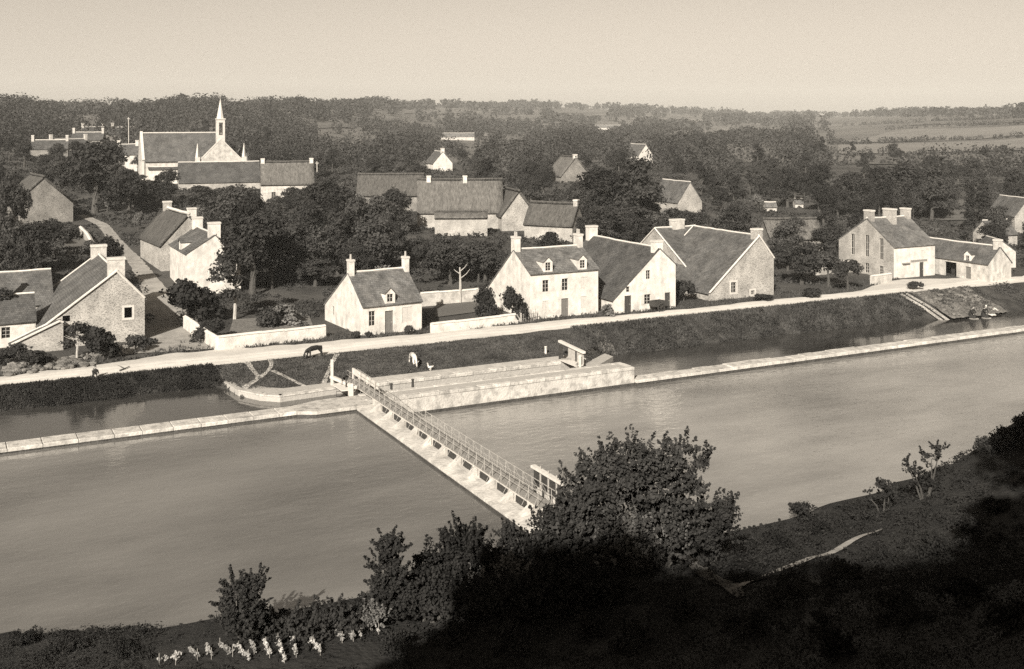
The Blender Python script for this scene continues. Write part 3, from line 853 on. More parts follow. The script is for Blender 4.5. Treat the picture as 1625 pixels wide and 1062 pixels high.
def house(name, label, cat, loc, rot, L, prof, wall='whitewash', roof='slate', th=0.12, over=0.22, verge=0.08,
          ops=None, chimneys=(), dormers=(), ridge='lime_mortar', verge_mat=None, group=None, base=-1.2, skew=None, gable_mat=None):
    """local frame: x along the ridge, y across; prof = [(y0,z0),(yr,zr),(y1,z1)]; front is the y0 side."""
    h = tag(empty(name, loc, R(rot)), label, cat, group)
    (y0, z0), (yr, zr), (y1, z1) = prof
    ops = ops or {}
    W = y1 - y0
    gp = [(0, z0), (yr - y0, zr), (W, z1)]
    sides = {'front': ((0, y0, 0), (1, 0, 0), (0, -1, 0), L, [(0, z0), (L, z0)]),
             'back': ((L, y1, 0), (-1, 0, 0), (0, 1, 0), L, [(0, z1), (L, z1)]),
             'left': ((0, y1, 0), (0, -1, 0), (-1, 0, 0), W, [(W - a, z) for a, z in gp[::-1]]),
             'right': ((L, y0, 0), (0, 1, 0), (1, 0, 0), W, gp)}
    mb = MB()
    for k, (o, u, n, ln, tp) in sides.items():
        if gable_mat:
            one = MB(); panel(one, o, u, n, ln, tp, base, ops.get(k, []))
            one.build('gable_wall' if k in ('left', 'right') else 'wall', gable_mat if k in ('left', 'right') else wall, h)
        else:
            panel(mb, o, u, n, ln, tp, base, ops.get(k, []))
    if not gable_mat: mb.build('wall', wall, h)
    for k, qs in ops.items():
        o, u, n, ln, tp = sides[k]
        for q in qs: frame_at(h, o, u, n, q)
    thatch = th > 0.25
    for (ya, za) in ((y0, z0), (y1, z1)):
        d = math.hypot(ya - yr, za - zr)
        e = (ya + (ya - yr) / d * over, za + (za - zr) / d * over)
        m = MB(); roof_slab(m, (yr, zr), e, -verge, L + verge, th, thatch=thatch, sag=0.07 if thatch else 0.04)
        m.build('roof_slope', roof, h, smooth=thatch)
    if ridge:
        k = max(2, int(L / (1.2 if not thatch else 1.6)))
        m = MB(); zt_ = zr + th * 1.15 + (0.02 if not thatch else 0.1)
        pts = [(-verge + (L + 2 * verge) * i / k, yr, zt_ + random.uniform(-0.03, 0.03) - 0.04 * math.sin(math.pi * i / k)) for i in range(k + 1)]
        m.tube(pts, 0.13 if not thatch else 0.22, 6); m.build('ridge_cap', ridge, h)
    if verge_mat:
        for x in (0, L):
            for (ya, za) in ((y0, z0), (y1, z1)):
                sx = -1 if x == 0 else 1
                m = MB(); m.tube([(x + sx * (verge + 0.02), yr, zr + th), (x + sx * (verge + 0.02), ya, za + th * 0.8)], 0.11, 5); m.build('verge', verge_mat, h)
    for c in chimneys:
        cx_, cy_, w, d, zt = c[:5]; pots = c[5] if len(c) > 5 else 0; cm = c[6] if len(c) > 6 else wall
        if w < 1.2: cx_ += (0.07 * w if cx_ < L / 2 else -0.07 * w) * (-1 if cx_ < L * .1 or cx_ > L * .9 else 0); w *= 0.86; d *= 0.84
        rz = np.interp(cy_, [y0, yr, y1], [z0, zr, z1])
        m = MB(); m.box(cx_ - w / 2, cx_ + w / 2, cy_ - d / 2, cy_ + d / 2, rz - 1.0, zt - 0.22)
        ch = m.build('chimney', cm, h)
        m = MB(); m.box(cx_ - w / 2 - 0.06, cx_ + w / 2 + 0.06, cy_ - d / 2 - 0.06, cy_ + d / 2 + 0.06, zt - 0.22, zt)
        m.build('chimney_cap', 'dressed_stone', ch)
        for i in range(pots):
            yy = cy_ + (i - (pots - 1) / 2) * 0.4
            m = MB(); m.tube([(cx_, yy, zt), (cx_, yy, zt + 0.55)], [0.13, 0.1], 8); m.build('chimney_pot', 'terracotta', ch)
    for dm in dormers:
        dx, w, zt, zp = dm[:4]; wm = dm[4] if len(dm) > 4 else wall   # x centre, width, cheek top, peak
        if len(dm) > 5 and dm[5]: yf, zf = dm[5]
        else: yf, zf = y0, z0
        yt = lambda z: y0 + (z - z0) / (zr - z0) * (yr - y0) + 0.05
        m = MB()
        wz0 = zf + 0.22
        panel(m, (dx - w / 2, yf - 0.02, 0), (1, 0, 0), (0, -1, 0), w, [(0, zt), (w / 2, zp), (w, zt)], zf - 0.05, [(w / 2, wz0, w * 0.58, zt - wz0 - 0.05)], 0.15)
        for sgn in (-1, 1):
            x = dx + sgn * w / 2
            m.add([(x, yf - 0.02, zf - 0.05), (x, yf - 0.02, zt), (x, yt(zt) + .2, zt)], [(0, 1, 2)])
        d_ = m.build('dormer', wm, h)
        m = MB()
        for sgn in (-1, 1):
            m.prism([(dx, yf - 0.14, zp + 0.02), (dx + sgn * (w / 2 + 0.1), yf - 0.14, zt - 0.02), (dx + sgn * (w / 2 + 0.1), yt(zt) + .2, zt - 0.02), (dx, yt(zp) + .2, zp + 0.02)], (0, 0, 0.07))
        m.build('dormer_roof', roof, d_)
        q = (w / 2, wz0, w * 0.58, zt - wz0 - 0.05, 'window')
        frame_at(d_, (dx - w / 2, yf - 0.02, 0), (1, 0, 0), (0, -1, 0), q, 0.12)
    return h

# --- lock keeper's cottage
house('lock_cottage', 'small white cottage with one dormer facing the lock green', 'house', (38.5, 108.2, 0), 4, 6.8,
      [(0, 3.05), (3.8, 6.0), (10.4, 1.7)], wall='whitewash', roof='pale_slate',
      ops={'front': [(1.05, 0.95, 0.7, 1.55, 'window'), (3.0, 0.0, 0.95, 2.35, 'door'), (5.1, 0.95, 1.15, 1.6, 'shutter')],
           'left': [(10.4 - 3.0, 3.1, 0.5, 0.9, 'shutter'), (2.4, 0.9, 0.6, 1.0, 'window')]},
      chimneys=[(0.28, 3.7, 0.62, 0.95, 7.5, 1), (6.62, 3.7, 0.62, 0.95, 7.4, 1)], dormers=[(3.1, 1.15, 4.15, 4.75)])

# --- two-storey white house
house('town_house', 'two-storey white house with two dormers standing along the road', 'house', (58.1, 108.2, 0), 0, 8.9,
      [(0, 5.1), (3.9, 7.3), (11.2, 1.6)], wall='whitewash', roof='pale_slate', th=0.12,
      ops={'front': [(2.0, 2.95, 0.8, 1.35, 'window'), (4.5, 2.95, 0.8, 1.35, 'window'), (7.0, 2.9, 0.8, 1.4, 'shutter'),
                     (2.0, 0.75, 0.75, 1.2, 'shutter'), (4.5, 0.0, 0.95, 2.05, 'door'), (7.0, 0.7, 0.8, 1.4, 'shutter')]},
      chimneys=[(0.35, 4.0, 0.75, 1.3, 8.9, 2), (8.55, 4.0, 0.75, 1.3, 8.8, 2)],
      dormers=[(2.3, 1.15, 6.3, 6.85), (6.8, 1.15, 6.3, 6.85)])

# --- gable house on the road (local x runs away from the river, local y to the left)
house('gable_house', 'white gabled house with long dark slate slope, end-on to the road', 'house', (77.0, 107.0, 0), 90, 15.6,
      [(0, 5.1), (2.3, 7.1), (8.7, 1.55)], wall='whitewash', roof='dark_slate',
      ops={'left': [(8.7 - 6.7, 0.0, 0.95, 1.95, 'dark_door'), (8.7 - 6.7, 2.35, 0.5, 0.65, 'window'), (8.7 - 3.9, 3.65, 0.6, 1.05, 'window'),
                    (8.7 - 4.0, 0.75, 0.9, 1.15, 'window', 'open_shutters'), (8.7 - 1.15, 0.0, 0.8, 1.9, 'dark_door')],
           'back': []},
      chimneys=[(0.45, 2.4, 0.8, 1.5, 8.1, 0), (15.0, 2.4, 0.9, 1.6, 8.5, 0)])

# --- stone house with valley roof
house('stone_house', 'grey stone gabled house with steep slate roof at the right of the row', 'house', (93.6, 109.0, 0), 90, 13.5,
      [(0, 4.6), (2.4, 7.5), (10.2, 0.9)], wall='rubble', roof='slate', verge_mat='lime_mortar',
      ops={'left': [(10.2 - 6.4, 0.75, 0.8, 1.3, 'window', 'surround'), (10.2 - 3.4, 0.3, 0.6, 0.5, 'window', 'surround')]},
      chimneys=[(0.5, 2.4, 0.9, 1.5, 8.5, 0)])
house('slate_wing', 'broad slate-roofed wing between the white gabled house and the stone house', 'house', (86.0, 113.8, 0), 0, 6.6,
      [(0, 0.95), (10.4, 7.3), (15.0, 4.0)], wall='rubble', roof='slate', verge_mat='lime_mortar', chimneys=[(3.6, 10.4, 1.9, 0.9, 8.5, 0, 'old_render')])

# --- big house at the right and its barn
house('manor_house', 'tall stone house with three chimneys beside the yard on the right', 'house', (117.4, 111.8, 0), 0, 8.0,
      [(0, 4.4), (5.0, 7.9), (10.6, 4.4)], wall='whitewash', roof='pale_slate', gable_mat='pale_rubble',
      ops={'left': [(10.6 - 2.3, 2.4, 0.7, 3.0, 'window'), (10.6 - 5.0, 2.5, 0.7, 3.1, 'window'), (10.6 - 7.8, 2.5, 0.7, 3.0, 'window'),
                    (10.6 - 2.3, 0.3, 0.75, 1.2, 'window'), (10.6 - 5.0, 0.2, 0.75, 1.4, 'window')],
           'front': [(5.6, 2.5, 0.7, 1.2, 'shutter'), (5.4, 0.0, 0.85, 2.0, 'dark_door'), (2.2, 0.6, 0.8, 1.3, 'shutter')]},
      chimneys=[(0.48, 5.0, 0.9, 1.6, 9.2, 0, 'pale_rubble'), (4.0, 4.6, 0.9, 2.3, 9.3, 0, 'pale_rubble'), (7.52, 5.0, 0.9, 1.6, 9.2, 0, 'pale_rubble')])
mh = bpy.data.objects['manor_house']
m = MB(); m.box(3.2, 6.4, -0.06, -0.004, 2.12, 2.38); m.build('sign_board', 'weathered_timber', mh)
m = MB(); m.box(1.5, 2.9, -0.3, -0.004, 2.0, 2.1); m.build('canopy', 'weathered_timber', mh)
house('long_barn', 'long low whitewashed barn with slate roof at the far right of the yard', 'barn', (131.1, 103.7, 0), 90, 12.5,
      [(0, 2.4), (2.3, 4.6), (4.6, 2.45)], wall='old_render', roof='slate',
      ops={'back': [(12.5 - 3.3, 0.0, 0.9, 1.7, 'door'), (12.5 - 6.3, 0.0, 2.0, 2.0, 'dark'), (12.5 - 10.2, 0.0, 1.0, 1.9, 'dark_door')]},
      chimneys=[(0.4, 2.3, 0.75, 1.2, 5.7, 0)])
lb = bpy.data.objects['long_barn']
m = MB(); panel(m, (2.8, 4.62, 0), (1, 0, 0), (0, 1, 0), 1.2, [(0, 3.4), (.6, 3.9), (1.2, 3.4)], 2.3, [(0.6, 2.45, 0.6, 0.8)], .12)
m.box(2.8, 2.9, 3.6, 4.6, 2.3, 3.4); m.box(3.9, 4.0, 3.6, 4.6, 2.3, 3.4)
dd = m.build('dormer', 'whitewash', lb)
frame_at(dd, (2.8, 4.62, 0), (1, 0, 0), (0, 1, 0), (0.6, 2.45, 0.6, 0.8, 'window'), 0.1)
m = MB()
for sgn in (-1, 1): m.prism([(3.4, 4.72, 3.95), (3.4 + sgn * .72, 4.72, 3.38), (3.4 + sgn * .72, 3.3, 3.38), (3.4, 3.0, 3.95)], (0, 0, .06))
m.build('dormer_roof', 'slate', dd)

# --- stone farmhouse at the left
house('farmhouse', 'stone farmhouse with big chimneyed gable beside the lane at left', 'house', (18.2, 116.5, 0), 90, 15.0,
      [(0, 4.2), (2.7, 7.1), (9.8, 1.9)], wall='rubble', roof='slate', verge_mat='lime_mortar',
      ops={'left': [(9.8 - 1.6, 2.4, 0.75, 1.05, 'dark', 'surround'), (9.8 - 7.5, 0.0, 1.0, 2.1, 'dark_door', 'surround'), (9.8 - 7.4, 2.5, 0.7, 0.6, 'dark')]},
      chimneys=[(0.55, 2.7, 1.0, 1.9, 8.5, 0, 'old_render'), (14.4, 2.7, 1.0, 1.9, 8.3, 0, 'old_render')])
house('farm_wing', 'long slate-roofed farm range behind the stone farmhouse at the left edge', 'house', (-16.0, 127.0, 0.3), 0, 26.5,
      [(0, 2.4), (4.2, 5.4), (8.0, 2.4)], wall='rubble', roof='slate')
house('low_annex', 'low white annex with slate roof and pale ridge at the left edge', 'house', (-4.0, 119.0, 0), 0, 12.2,
      [(0, 2.4), (3.0, 4.6), (5.6, 2.6)], wall='whitewash', roof='dark_slate',
      ops={'front': [(9.5, 0.9, 0.8, 1.1, 'window'), (5.0, 0.9, 0.8, 1.1, 'window')]})
house('lean_to', 'low stone outhouse against the farmhouse gable at the far left', 'shed', (10.4, 115.2, 0), 90, 1.25,
      [(0, 2.6), (0.3, 2.75), (4.6, 0.9)], wall='pale_rubble', roof='slate', verge_mat='lime_mortar', ridge=None)
s_, t_ = -1.6, 128.0
ch = tag(empty('chimney_stack', (4.7, 126.0, 0)), 'slender white square chimney rising behind the annex roof at left', 'chimney')
MB().add([(-.35, -.35, 0), (.35, -.35, 0), (.35, .35, 0), (-.35, .35, 0), (-.22, -.22, 7.3), (.22, -.22, 7.3), (.22, .22, 7.3), (-.22, .22, 7.3)],
         [(0, 1, 5, 4), (1, 2, 6, 5), (2, 3, 7, 6), (3, 0, 4, 7), (4, 5, 6, 7)]).build('shaft', 'whitewash', ch)
MB().box(-.28, .28, -.28, .28, 7.3, 7.45).build('cap', 'dressed_stone', ch)

# --- white house up the lane and the thatched house behind it
zb = ter1(29, 140)
house('lane_house', 'white gabled house with small dormer standing up the lane behind the garden', 'house', (33.0, 137.6, zb), 90, 11.0,
      [(0, 3.6), (3.2, 7.0), (6.6, 4.9)], wall='whitewash', roof='slate',
      ops={'back': [(6.5, 0.4, 0.8, 1.2, 'window')], 'left': []},
      chimneys=[(0.5, 3.2, 0.9, 1.7, 8.6, 0), (10.5, 3.2, 0.9, 1.5, 8.4, 0)])
lh = bpy.data.objects['lane_house']
m = MB(); panel(m, (3.6, 6.62, 0), (1, 0, 0), (0, 1, 0), 1.1, [(0, 5.9), (.55, 6.4), (1.1, 5.9)], 4.7, [(0.55, 5.0, 0.55, 0.8)], .12)
m.box(3.6, 3.7, 5.0, 6.6, 4.7, 5.9); m.box(4.6, 4.7, 5.0, 6.6, 4.7, 5.9)
dd = m.build('dormer', 'whitewash', lh)
frame_at(dd, (3.6, 6.62, 0), (1, 0, 0), (0, 1, 0), (0.55, 5.0, 0.55, 0.8, 'window'), 0.1)
m = MB()
for sgn in (-1, 1): m.prism([(4.15, 6.75, 6.45), (4.15 + sgn * .68, 6.75, 5.88), (4.15 + sgn * .68, 4.6, 5.88), (4.15, 4.6, 6.45)], (0, 0, .06))
m.build('dormer_roof', 'slate', dd)
house('lane_cottage', 'thatched stone cottage adjoining the white house up the lane', 'house', (33.2, 153.5, ter1(30, 152)), 94, 12.0,
      [(0, 3.4), (3.6, 7.2), (7.2, 3.4)], wall='rubble', roof='thatch', th=0.35,
      chimneys=[(0.5, 3.0, 0.9, 1.3, 8.4, 0, 'whitewash'), (11.2, 3.6, 0.9, 1.3, 8.6, 0, 'rubble')])

# --- distant village houses, placed by their front base
def village(name, label, x, y, rot, L, W, ze, zr, wall='rubble', roof='thatch', chim=(), ops=None, cat='house', group=None, chm='whitewash', th=None, ch_h=1.1):
    s, t = at(x, y)
    z = ter1(s, t)
    return house(name, label, cat, (s, t, z), rot, L, [(0, ze), (W * 0.5, zr), (W, ze)], wall=wall, roof=roof,
                 th=(0.35 if 'thatch' in roof else 0.12) if th is None else th, over=0.3, group=group, base=-2.5,
                 chimneys=[(0.45 if c == 0 else L - 0.45 if c == 1 else L * c, W * 0.5, 0.85, 1.2, zr + ch_h, 0, chm) for c in chim],
                 ops=ops or {}, ridge='thatch' if 'thatch' in roof else 'lime_mortar')
village('thatched_house', 'old thatched barn with stone gable at the far left above the lane', 116, 352, 97, 11, 9.6, 3.2, 7.6, 'dark_rubble', 'thatch')
village('long_house', 'long low slate-roofed house directly in front of the church', 284, 302, -8, 17.5, 7, 1.6, 5.8, 'pale_rubble', 'dark_slate')
village('chimney_house', 'thatched house with white gables and two chimneys right of the church', 414, 322, -14, 10.5, 7.5, 3.6, 7.6, 'old_render', 'old_thatch', chim=(0, 1),
        ops={'front': [(2.5, 0.9, 0.8, 1.2, 'window'), (5.2, 0, 1.0, 2.0, 'dark_door')]})
village('thatch_range', 'long dark thatched range half hidden by trees left of the village centre', 566, 332, -24, 13, 7, 2.6, 6.2, 'dark_rubble', 'thatch')
village('big_thatched_house', 'large thatched house with two small white chimneys in the village centre', 662, 362, -24, 15.0, 8, 2.6, 7.8, 'pale_rubble', 'old_thatch', chim=(0.13, 0.56))
village('stone_outbuilding', 'flat-topped stone outbuilding in front of the large thatched house', 690, 374, -24, 8.8, 3.4, 2.9, 3.5, 'pale_rubble', 'old_thatch', th=0.3)
village('steep_thatch_house', 'steep thatched house end-on at the right of the large thatched house', 850, 366, 80, 9, 6.2, 2.6, 6.6, 'rubble', 'thatch')
village('small_thatched_cottage', 'small thatched cottage with one chimney above the two-storey white house', 832, 378, -52, 8.6, 5.6, 2.3, 5.4, 'pale_rubble', 'thatch', chim=(1,), chm='rubble')
village('orchard_house', 'slate-roofed house with pale gable among the trees behind the stone house', 1114, 340, 90, 9.5, 6.0, 2.6, 6.6, 'rubble', 'slate')
village('white_gable_cottage', 'tiny white gabled cottage among orchards above the village centre', 718, 272, 84, 8, 6.0, 2.4, 5.8, 'whitewash', 'slate', chim=(0,))
village('white_gable_cottage', 'small white gabled cottage amid dark trees right of the village centre', 1036, 258, 92, 9, 6.2, 2.6, 6.4, 'whitewash', 'slate')
village('thatched_gable', 'thatched gable end showing grey between trees in the middle distance', 936, 290, 86, 9, 8.5, 1.8, 6.6, 'dark_rubble', 'old_thatch', chim=(0,))
village('roadside_house', 'house cut by the right edge of the picture above the barn', 1652, 372, 75, 8, 5.5, 3.5, 6.6, 'rubble', 'slate')
village('low_cottage', 'low cottage with slate roof among trees behind the long barn', 1576, 392, -5, 5.5, 4.5, 2.0, 4.2, 'rubble', 'slate')
village('gable_cottage', 'small pale house at the right edge beyond the long barn', 1612, 425, 60, 6, 4, 2.4, 3.9, 'old_render', 'slate')
village('thatch_barn', 'low thatched shed roof behind the stone house at the end of the row', 1222, 400, -20, 9, 6, 2.0, 4.6, 'dark_rubble', 'old_thatch')
# cluster at the upper left and far farmsteads
for k, (x, y, rot, L, lab) in enumerate([
        (48, 248, -10, 10, 'leftmost small house of the hillside cluster at upper left'),
        (84, 246, 15, 11, 'hillside house with white chimney, second from left in the upper left cluster'),
        (112, 232, -20, 10, 'hillside house with dark roof, third from left in the upper left cluster'),
        (132, 222, 5, 11, 'hillside house with a white chimney, fourth from left in the upper left cluster'),
        (160, 222, -12, 12, 'rightmost house of the hillside cluster, nearest the church')]):
    village('hillside_house', lab, x, y, rot, L, 5.5, 2.0, 4.4, 'dark_rubble', 'dark_slate', chim=(0, 1), chm='old_render', group='houses of the hillside cluster', ch_h=1.5)
for (x, y, L, lab) in [(700, 222, 22, 'long pale farm wall and roof far off above the village centre'),
                       (945, 206, 26, 'distant pale farm buildings on the slope right of centre'),
                       (875, 246, 12, 'small pale cottage among far trees, right of the white gabled cottage'),
                       (1215, 336, 2.4, 'little white shed among orchard trees behind the stone house'),
                       (1262, 330, 1.8, 'little white hut among orchard trees, right of the white shed')]:
    village('far_cottage', lab, x, y, -25, L, 6 if L > 6 else 1.8, 2.0 if L > 6 else 1.0, 4.4 if L > 6 else 1.8, 'old_render', 'pale_slate')

def pole(x, yb, yt, label):
    s, t = at(x, yb); d = float(camc(s, t)[0]); z = ter1(s, t); h = (yb - yt) * d / FPX
    e = tag(empty('pole', (s, t, z)), label, 'pole')
    MB().tube([(0, 0, -.3), (.03, 0, h * .5), (0, 0, h)], [.13, .1, .08], 6).build('shaft', 'pale_timber', e)
    MB().box(-.4, .4, -.05, .05, h - .5, h - .38).build('crossbar', 'pale_timber', e)
pole(503, 292, 256, 'pale pole standing right of the two-chimney thatched house')
pole(204, 262, 186, 'tall thin pole left of the church nave')
pole(560, 252, 226, 'thin pole among trees above the long thatched range')
# --- church
sx_, tx_ = at(226, 290)
zc_ = ter1(sx_, tx_)
ps, pd = sx_, tx_
k = camc(ps, pd)[0] / FPX                           # metres per photograph pixel there
church = tag(empty('church', (sx_, tx_, zc_ - 0.5), R(-3)), 'white stone church with slate nave and slender bell spire on the hill', 'church')
px2m = float(k)
def chx(px): return (px - 222) * px2m * 0.93
ZB = zc_ - 0.5
def chz(py, extra=1.0): return (ZC - (py - YH) * px2m * extra) - ZB
ZE, ZRn = chz(256), chz(213)
Ln = chx(352)
mb = MB(); panel(mb, (0, 0, 0), (1, 0, 0), (0, -1, 0), Ln, [(0, ZE), (Ln, ZE)], -3, [(5, 1.5, 1.0, 2.2), (9, 1.5, 1.0, 2.2)], .3)
panel(mb, (0, 9, 0), (0, -1, 0), (-1, 0, 0), 9, [(0, ZE), (4.5, ZRn + 0.35), (9, ZE)], -3, [(4.5, 2.0, 1.6, 3.4)], .3)
panel(mb, (Ln, 0, 0), (0, 1, 0), (1, 0, 0), 9, [(0, ZE), (4.5, ZRn), (9, ZE)], -3, [])
panel(mb, (Ln, 9, 0), (-1, 0, 0), (0, 1, 0), Ln, [(0, ZE), (Ln, ZE)], -3, [])
mb.build('nave_wall', 'old_render', church)
for q in ((5, 1.5, 1.0, 2.2, 'window'), (9, 1.5, 1.0, 2.2, 'window')): frame_at(church, (0, 0, 0), (1, 0, 0), (0, -1, 0), q, .25)
frame_at(church, (0, 9, 0), (0, -1, 0), (-1, 0, 0), (4.5, 2.0, 1.6, 3.4, 'window'), .25)
for e in ((-0.35, ZE - .25), (9.35, ZE - .25)):
    m = MB(); roof_slab(m, (4.5, ZRn), e, 0.5, Ln, 0.14); m.build('nave_roof', 'slate', church)
m = MB(); m.tube([(0.4, 4.5, ZRn + .2), (Ln, 4.5, ZRn + .2)], 0.16, 6); m.build('ridge_cap', 'lime_mortar', church)
m = MB(); m.box(-0.25, 0.42, -0.3, 0.25, -3, ZE); m.build('buttress', 'dressed_stone', church)
for e in ((0, ZE), (9, ZE)):
    m = MB(); m.prism([(-.1, 4.5, ZRn + .3), (.5, 4.5, ZRn + .3), (.5, e[0], e[1] + .2), (-.1, e[0], e[1] + .2)], (0, 0, .3)); m.build('gable_coping', 'dressed_stone', church)
# transept with gable facing the river
x0, x1 = chx(312), chx(384); xm = (x0 + x1) / 2; ya = -4.5
ZG = chz(222)
mb = MB(); panel(mb, (x0, ya, 0), (1, 0, 0), (0, -1, 0), x1 - x0, [(0, ZE), ((x1 - x0) / 2, ZG), (x1 - x0, ZE)], -3, [((x1 - x0) / 2, 1.8, 1.8, 3.2)], .3)
panel(mb, (x0, 0, 0), (0, -1, 0), (-1, 0, 0), 4.5, [(0, ZE), (4.5, ZE)], -3, []); panel(mb, (x1, ya, 0), (0, 1, 0), (1, 0, 0), 4.5, [(0, ZE), (4.5, ZE)], -3, [])
mb.build('transept_wall', 'old_render', church)
frame_at(church, (x0, ya, 0), (1, 0, 0), (0, -1, 0), ((x1 - x0) / 2, 1.8, 1.8, 3.2, 'window'), .25)
for sgn in (-1, 1):
    xe = xm + sgn * (x1 - x0) / 2
    m = MB(); m.prism([(xm, ya + 0.4, ZG - .3), (xe + sgn * .3, ya + 0.4, ZE - .3), (xe + sgn * .3, 5, ZE - .3), (xm, 5, ZG - .3)], (0, 0, .18)); m.build('transept_roof', 'slate', church)
    m = MB(); m.prism([(xm, ya - .05, ZG + .02), (xe, ya - .05, ZE + .02), (xe, ya + .45, ZE + .02), (xm, ya + .45, ZG + .02)], (0, 0, .3)); m.build('gable_coping', 'dressed_stone', church)
    # pinnacles
    xp = xe + sgn * 0.45; zp0, zp1 = chz(250), chz(228)
    m = MB(); m.box(xp - .5, xp + .5, ya - .4, ya + .6, -3, zp0)
    pb = m.build('buttress', 'dressed_stone', church)
    m = MB(); m.tube([(xp, ya + .1, zp0), (xp, ya + .1, zp1)], [0.5, 0.06], 4); m.build('pinnacle', 'dressed_stone', pb)
# bell turret and spire
zb0, zb1, zt1 = chz(226), chz(190), chz(157)
bw_ = 12.5 * px2m
m = MB()
hw = bw_ / 2
for sx in (-1, 1):
    for sy in (-1, 1):
        m.box(xm + sx * hw - (0.45 if sx > 0 else 0), xm + sx * hw + (0.45 if sx < 0 else 0), ya + 1 + sy * hw - (0.45 if sy > 0 else 0), ya + 1 + sy * hw + (0.45 if sy < 0 else 0), zb0 + 1.6, zb1 - .7)
m.box(xm - hw, xm + hw, ya + 1 - hw, ya + 1 + hw, zb0 - 2.5, zb0 + 1.6)
m.box(xm - hw, xm + hw, ya + 1 - hw, ya + 1 + hw, zb1 - .7, zb1)
bt = m.build('bell_turret', 'dressed_stone', church)
m = MB(); m.box(xm - hw - .15, xm + hw + .15, ya + 1 - hw - .15, ya + 1 + hw + .15, zb1, zb1 + .25); m.build('cornice', 'dressed_stone', bt)
m = MB(); m.tube([(xm, ya + 1, zb0 + 2.6), (xm, ya + 1, zb0 + 2.2), (xm, ya + 1, zb0 + 1.8)], [0.12, 0.28, 0.42], 10); m.build('bell', 'iron', bt)
m = MB(); m.tube([(xm, ya + 1, zb1 + .25), (xm, ya + 1, zt1)], [hw * .95, 0.05], 8); m.build('spire', 'dressed_stone', church)
m = MB(); m.tube([(xm, ya + 1, zt1 - .1), (xm, ya + 1, zt1 + .9)], .04, 5); m.tube([(xm - .25, ya + 1, zt1 + .6), (xm + .25, ya + 1, zt1 + .6)], .04, 5); m.build('cross', 'iron', church)
zc1 = chz(238); xq = chx(400)
mb = MB(); mb.box(x1 + .6, xq, 1.5, 7.5, -3, chz(262)); mb.build('sacristy_wall', 'whitewash', church)
m = MB(); m.prism([(x1 + .4, 4.5, zc1), (x1 + .4, 1.0, chz(262)), (x1 + .4, 8.0, chz(262))], (xq - x1, 0, 0)); m.build('sacristy_roof', 'slate', church)
# churchyard house to the left, only its pale chimneyed front shows
village('presbytery', 'pale house with white chimneys just left of the church', 186, 272, -6, 5.2, 5, 4.2, 6.6, 'whitewash', 'slate', chim=(0, 1))
village('churchyard_house', 'white-walled house with arched wall below the church nave', 236, 292, -6, 8.2, 5, 3.2, 3.6, 'whitewash', 'slate')

# ------------------------------------------------------------------ garden walls, fences, fields
def wall_run(name, label, pts, h, th, mat='whitewash', cap='lime_mortar', group=None):
    w = tag(empty(name), label, 'wall', group)
    for i, (a, b) in enumerate(zip(pts[:-1], pts[1:])):
        a = Vector((a[0], a[1], 0)); b = Vector((b[0], b[1], 0)); d = (b - a); L = d.length; d.normalize(); n = Vector((-d.y, d.x, 0))
        k = max(1, int(L / 2.0)); m = MB(); c = MB()
        for j in range(k):
            p = a + d * (L * j / k); q = a + d * (L * (j + 1) / k)
            zp, zq = ter1(p.x, p.y), ter1(q.x, q.y)
            hp = h + random.uniform(-.05, .05)
            P = [p - n * th / 2, q - n * th / 2, q + n * th / 2, p + n * th / 2]
            zz = [zp, zq, zq, zp]
            vs = [Vector((v.x, v.y, z - .5)) for v, z in zip(P, zz)] + [Vector((v.x, v.y, z + hp)) for v, z in zip(P, zz)]
            m.add(vs, [(0, 1, 5, 4), (1, 2, 6, 5), (2, 3, 7, 6), (3, 0, 4, 7), (4, 5, 6, 7)])
            o = th / 2 + .07
            c.add([Vector((v.x, v.y, z + hp)) for v, z in zip([p - n * o, q - n * o, q + n * o, p + n * o], zz)] + [Vector((p.x, p.y, zp + hp + .16)), Vector((q.x, q.y, zq + hp + .16))],
                  [(0, 1, 5, 4), (2, 3, 4, 5), (1, 2, 5), (3, 0, 4), (0, 3, 2, 1)])
        m.build('wall', mat, w); c.build('coping', cap, w)
    return w

W1 = onz(294, 522, 0); W2 = onz(345, 556, 0); W3 = onz(516, 536, 0)
wall_run('garden_wall', 'white garden wall bending from the lane along the road to the small cottage', [W1, W2, W3], 1.25, 0.45)
wall_run('garden_wall', 'white garden wall between the small cottage and the two-storey house', [onz(684, 529, 0), onz(760, 520, 0), onz(826, 512, 0)], 0.95, 0.4)
wall_run('garden_wall', 'pale wall standing back behind the garden between the cottage and the tall white house', [(50.5, 121.5), (60, 121.5)], 1.5, 0.4, 'old_render')
wall_run('yard_wall', 'short stone wall running left from the tall stone house', [(109.5, 119.5), (117.2, 119.5)], 1.6, 0.4, 'pale_rubble')
wall_run('yard_wall', 'low white wall by the yard in front of the tall stone house', [(110.5, 109.2), (114.5, 109.6)], 1.2, 0.4, 'old_render')
wall_run('lane_wall', 'rough stone wall stepping up beside the lane at left', [at(150, 405), at(140, 385), at(128, 372)], 1.2, 0.5, 'pale_rubble')

fence = tag(empty('picket_fence'), 'little picket fence by the corner of the two-storey white house', 'fence')
f0 = Vector((*onz(823, 513, 0), 0)); f1 = Vector((*onz(852, 509, 0), 0))
for i in range(12):
    p = f0.lerp(f1, i / 11); h = random.uniform(1.0, 1.5)
    MB().tube([(p.x, p.y, -.1), (p.x + random.uniform(-.08, .08), p.y, h)], [.04, .025], 5).build('picket', 'weathered_timber', fence)
for z in (.4, .85):
    MB().tube([(f0.x, f0.y + .06, z), (f1.x, f1.y + .06, z)], .03, 5).build('rail', 'weathered_timber', fence)

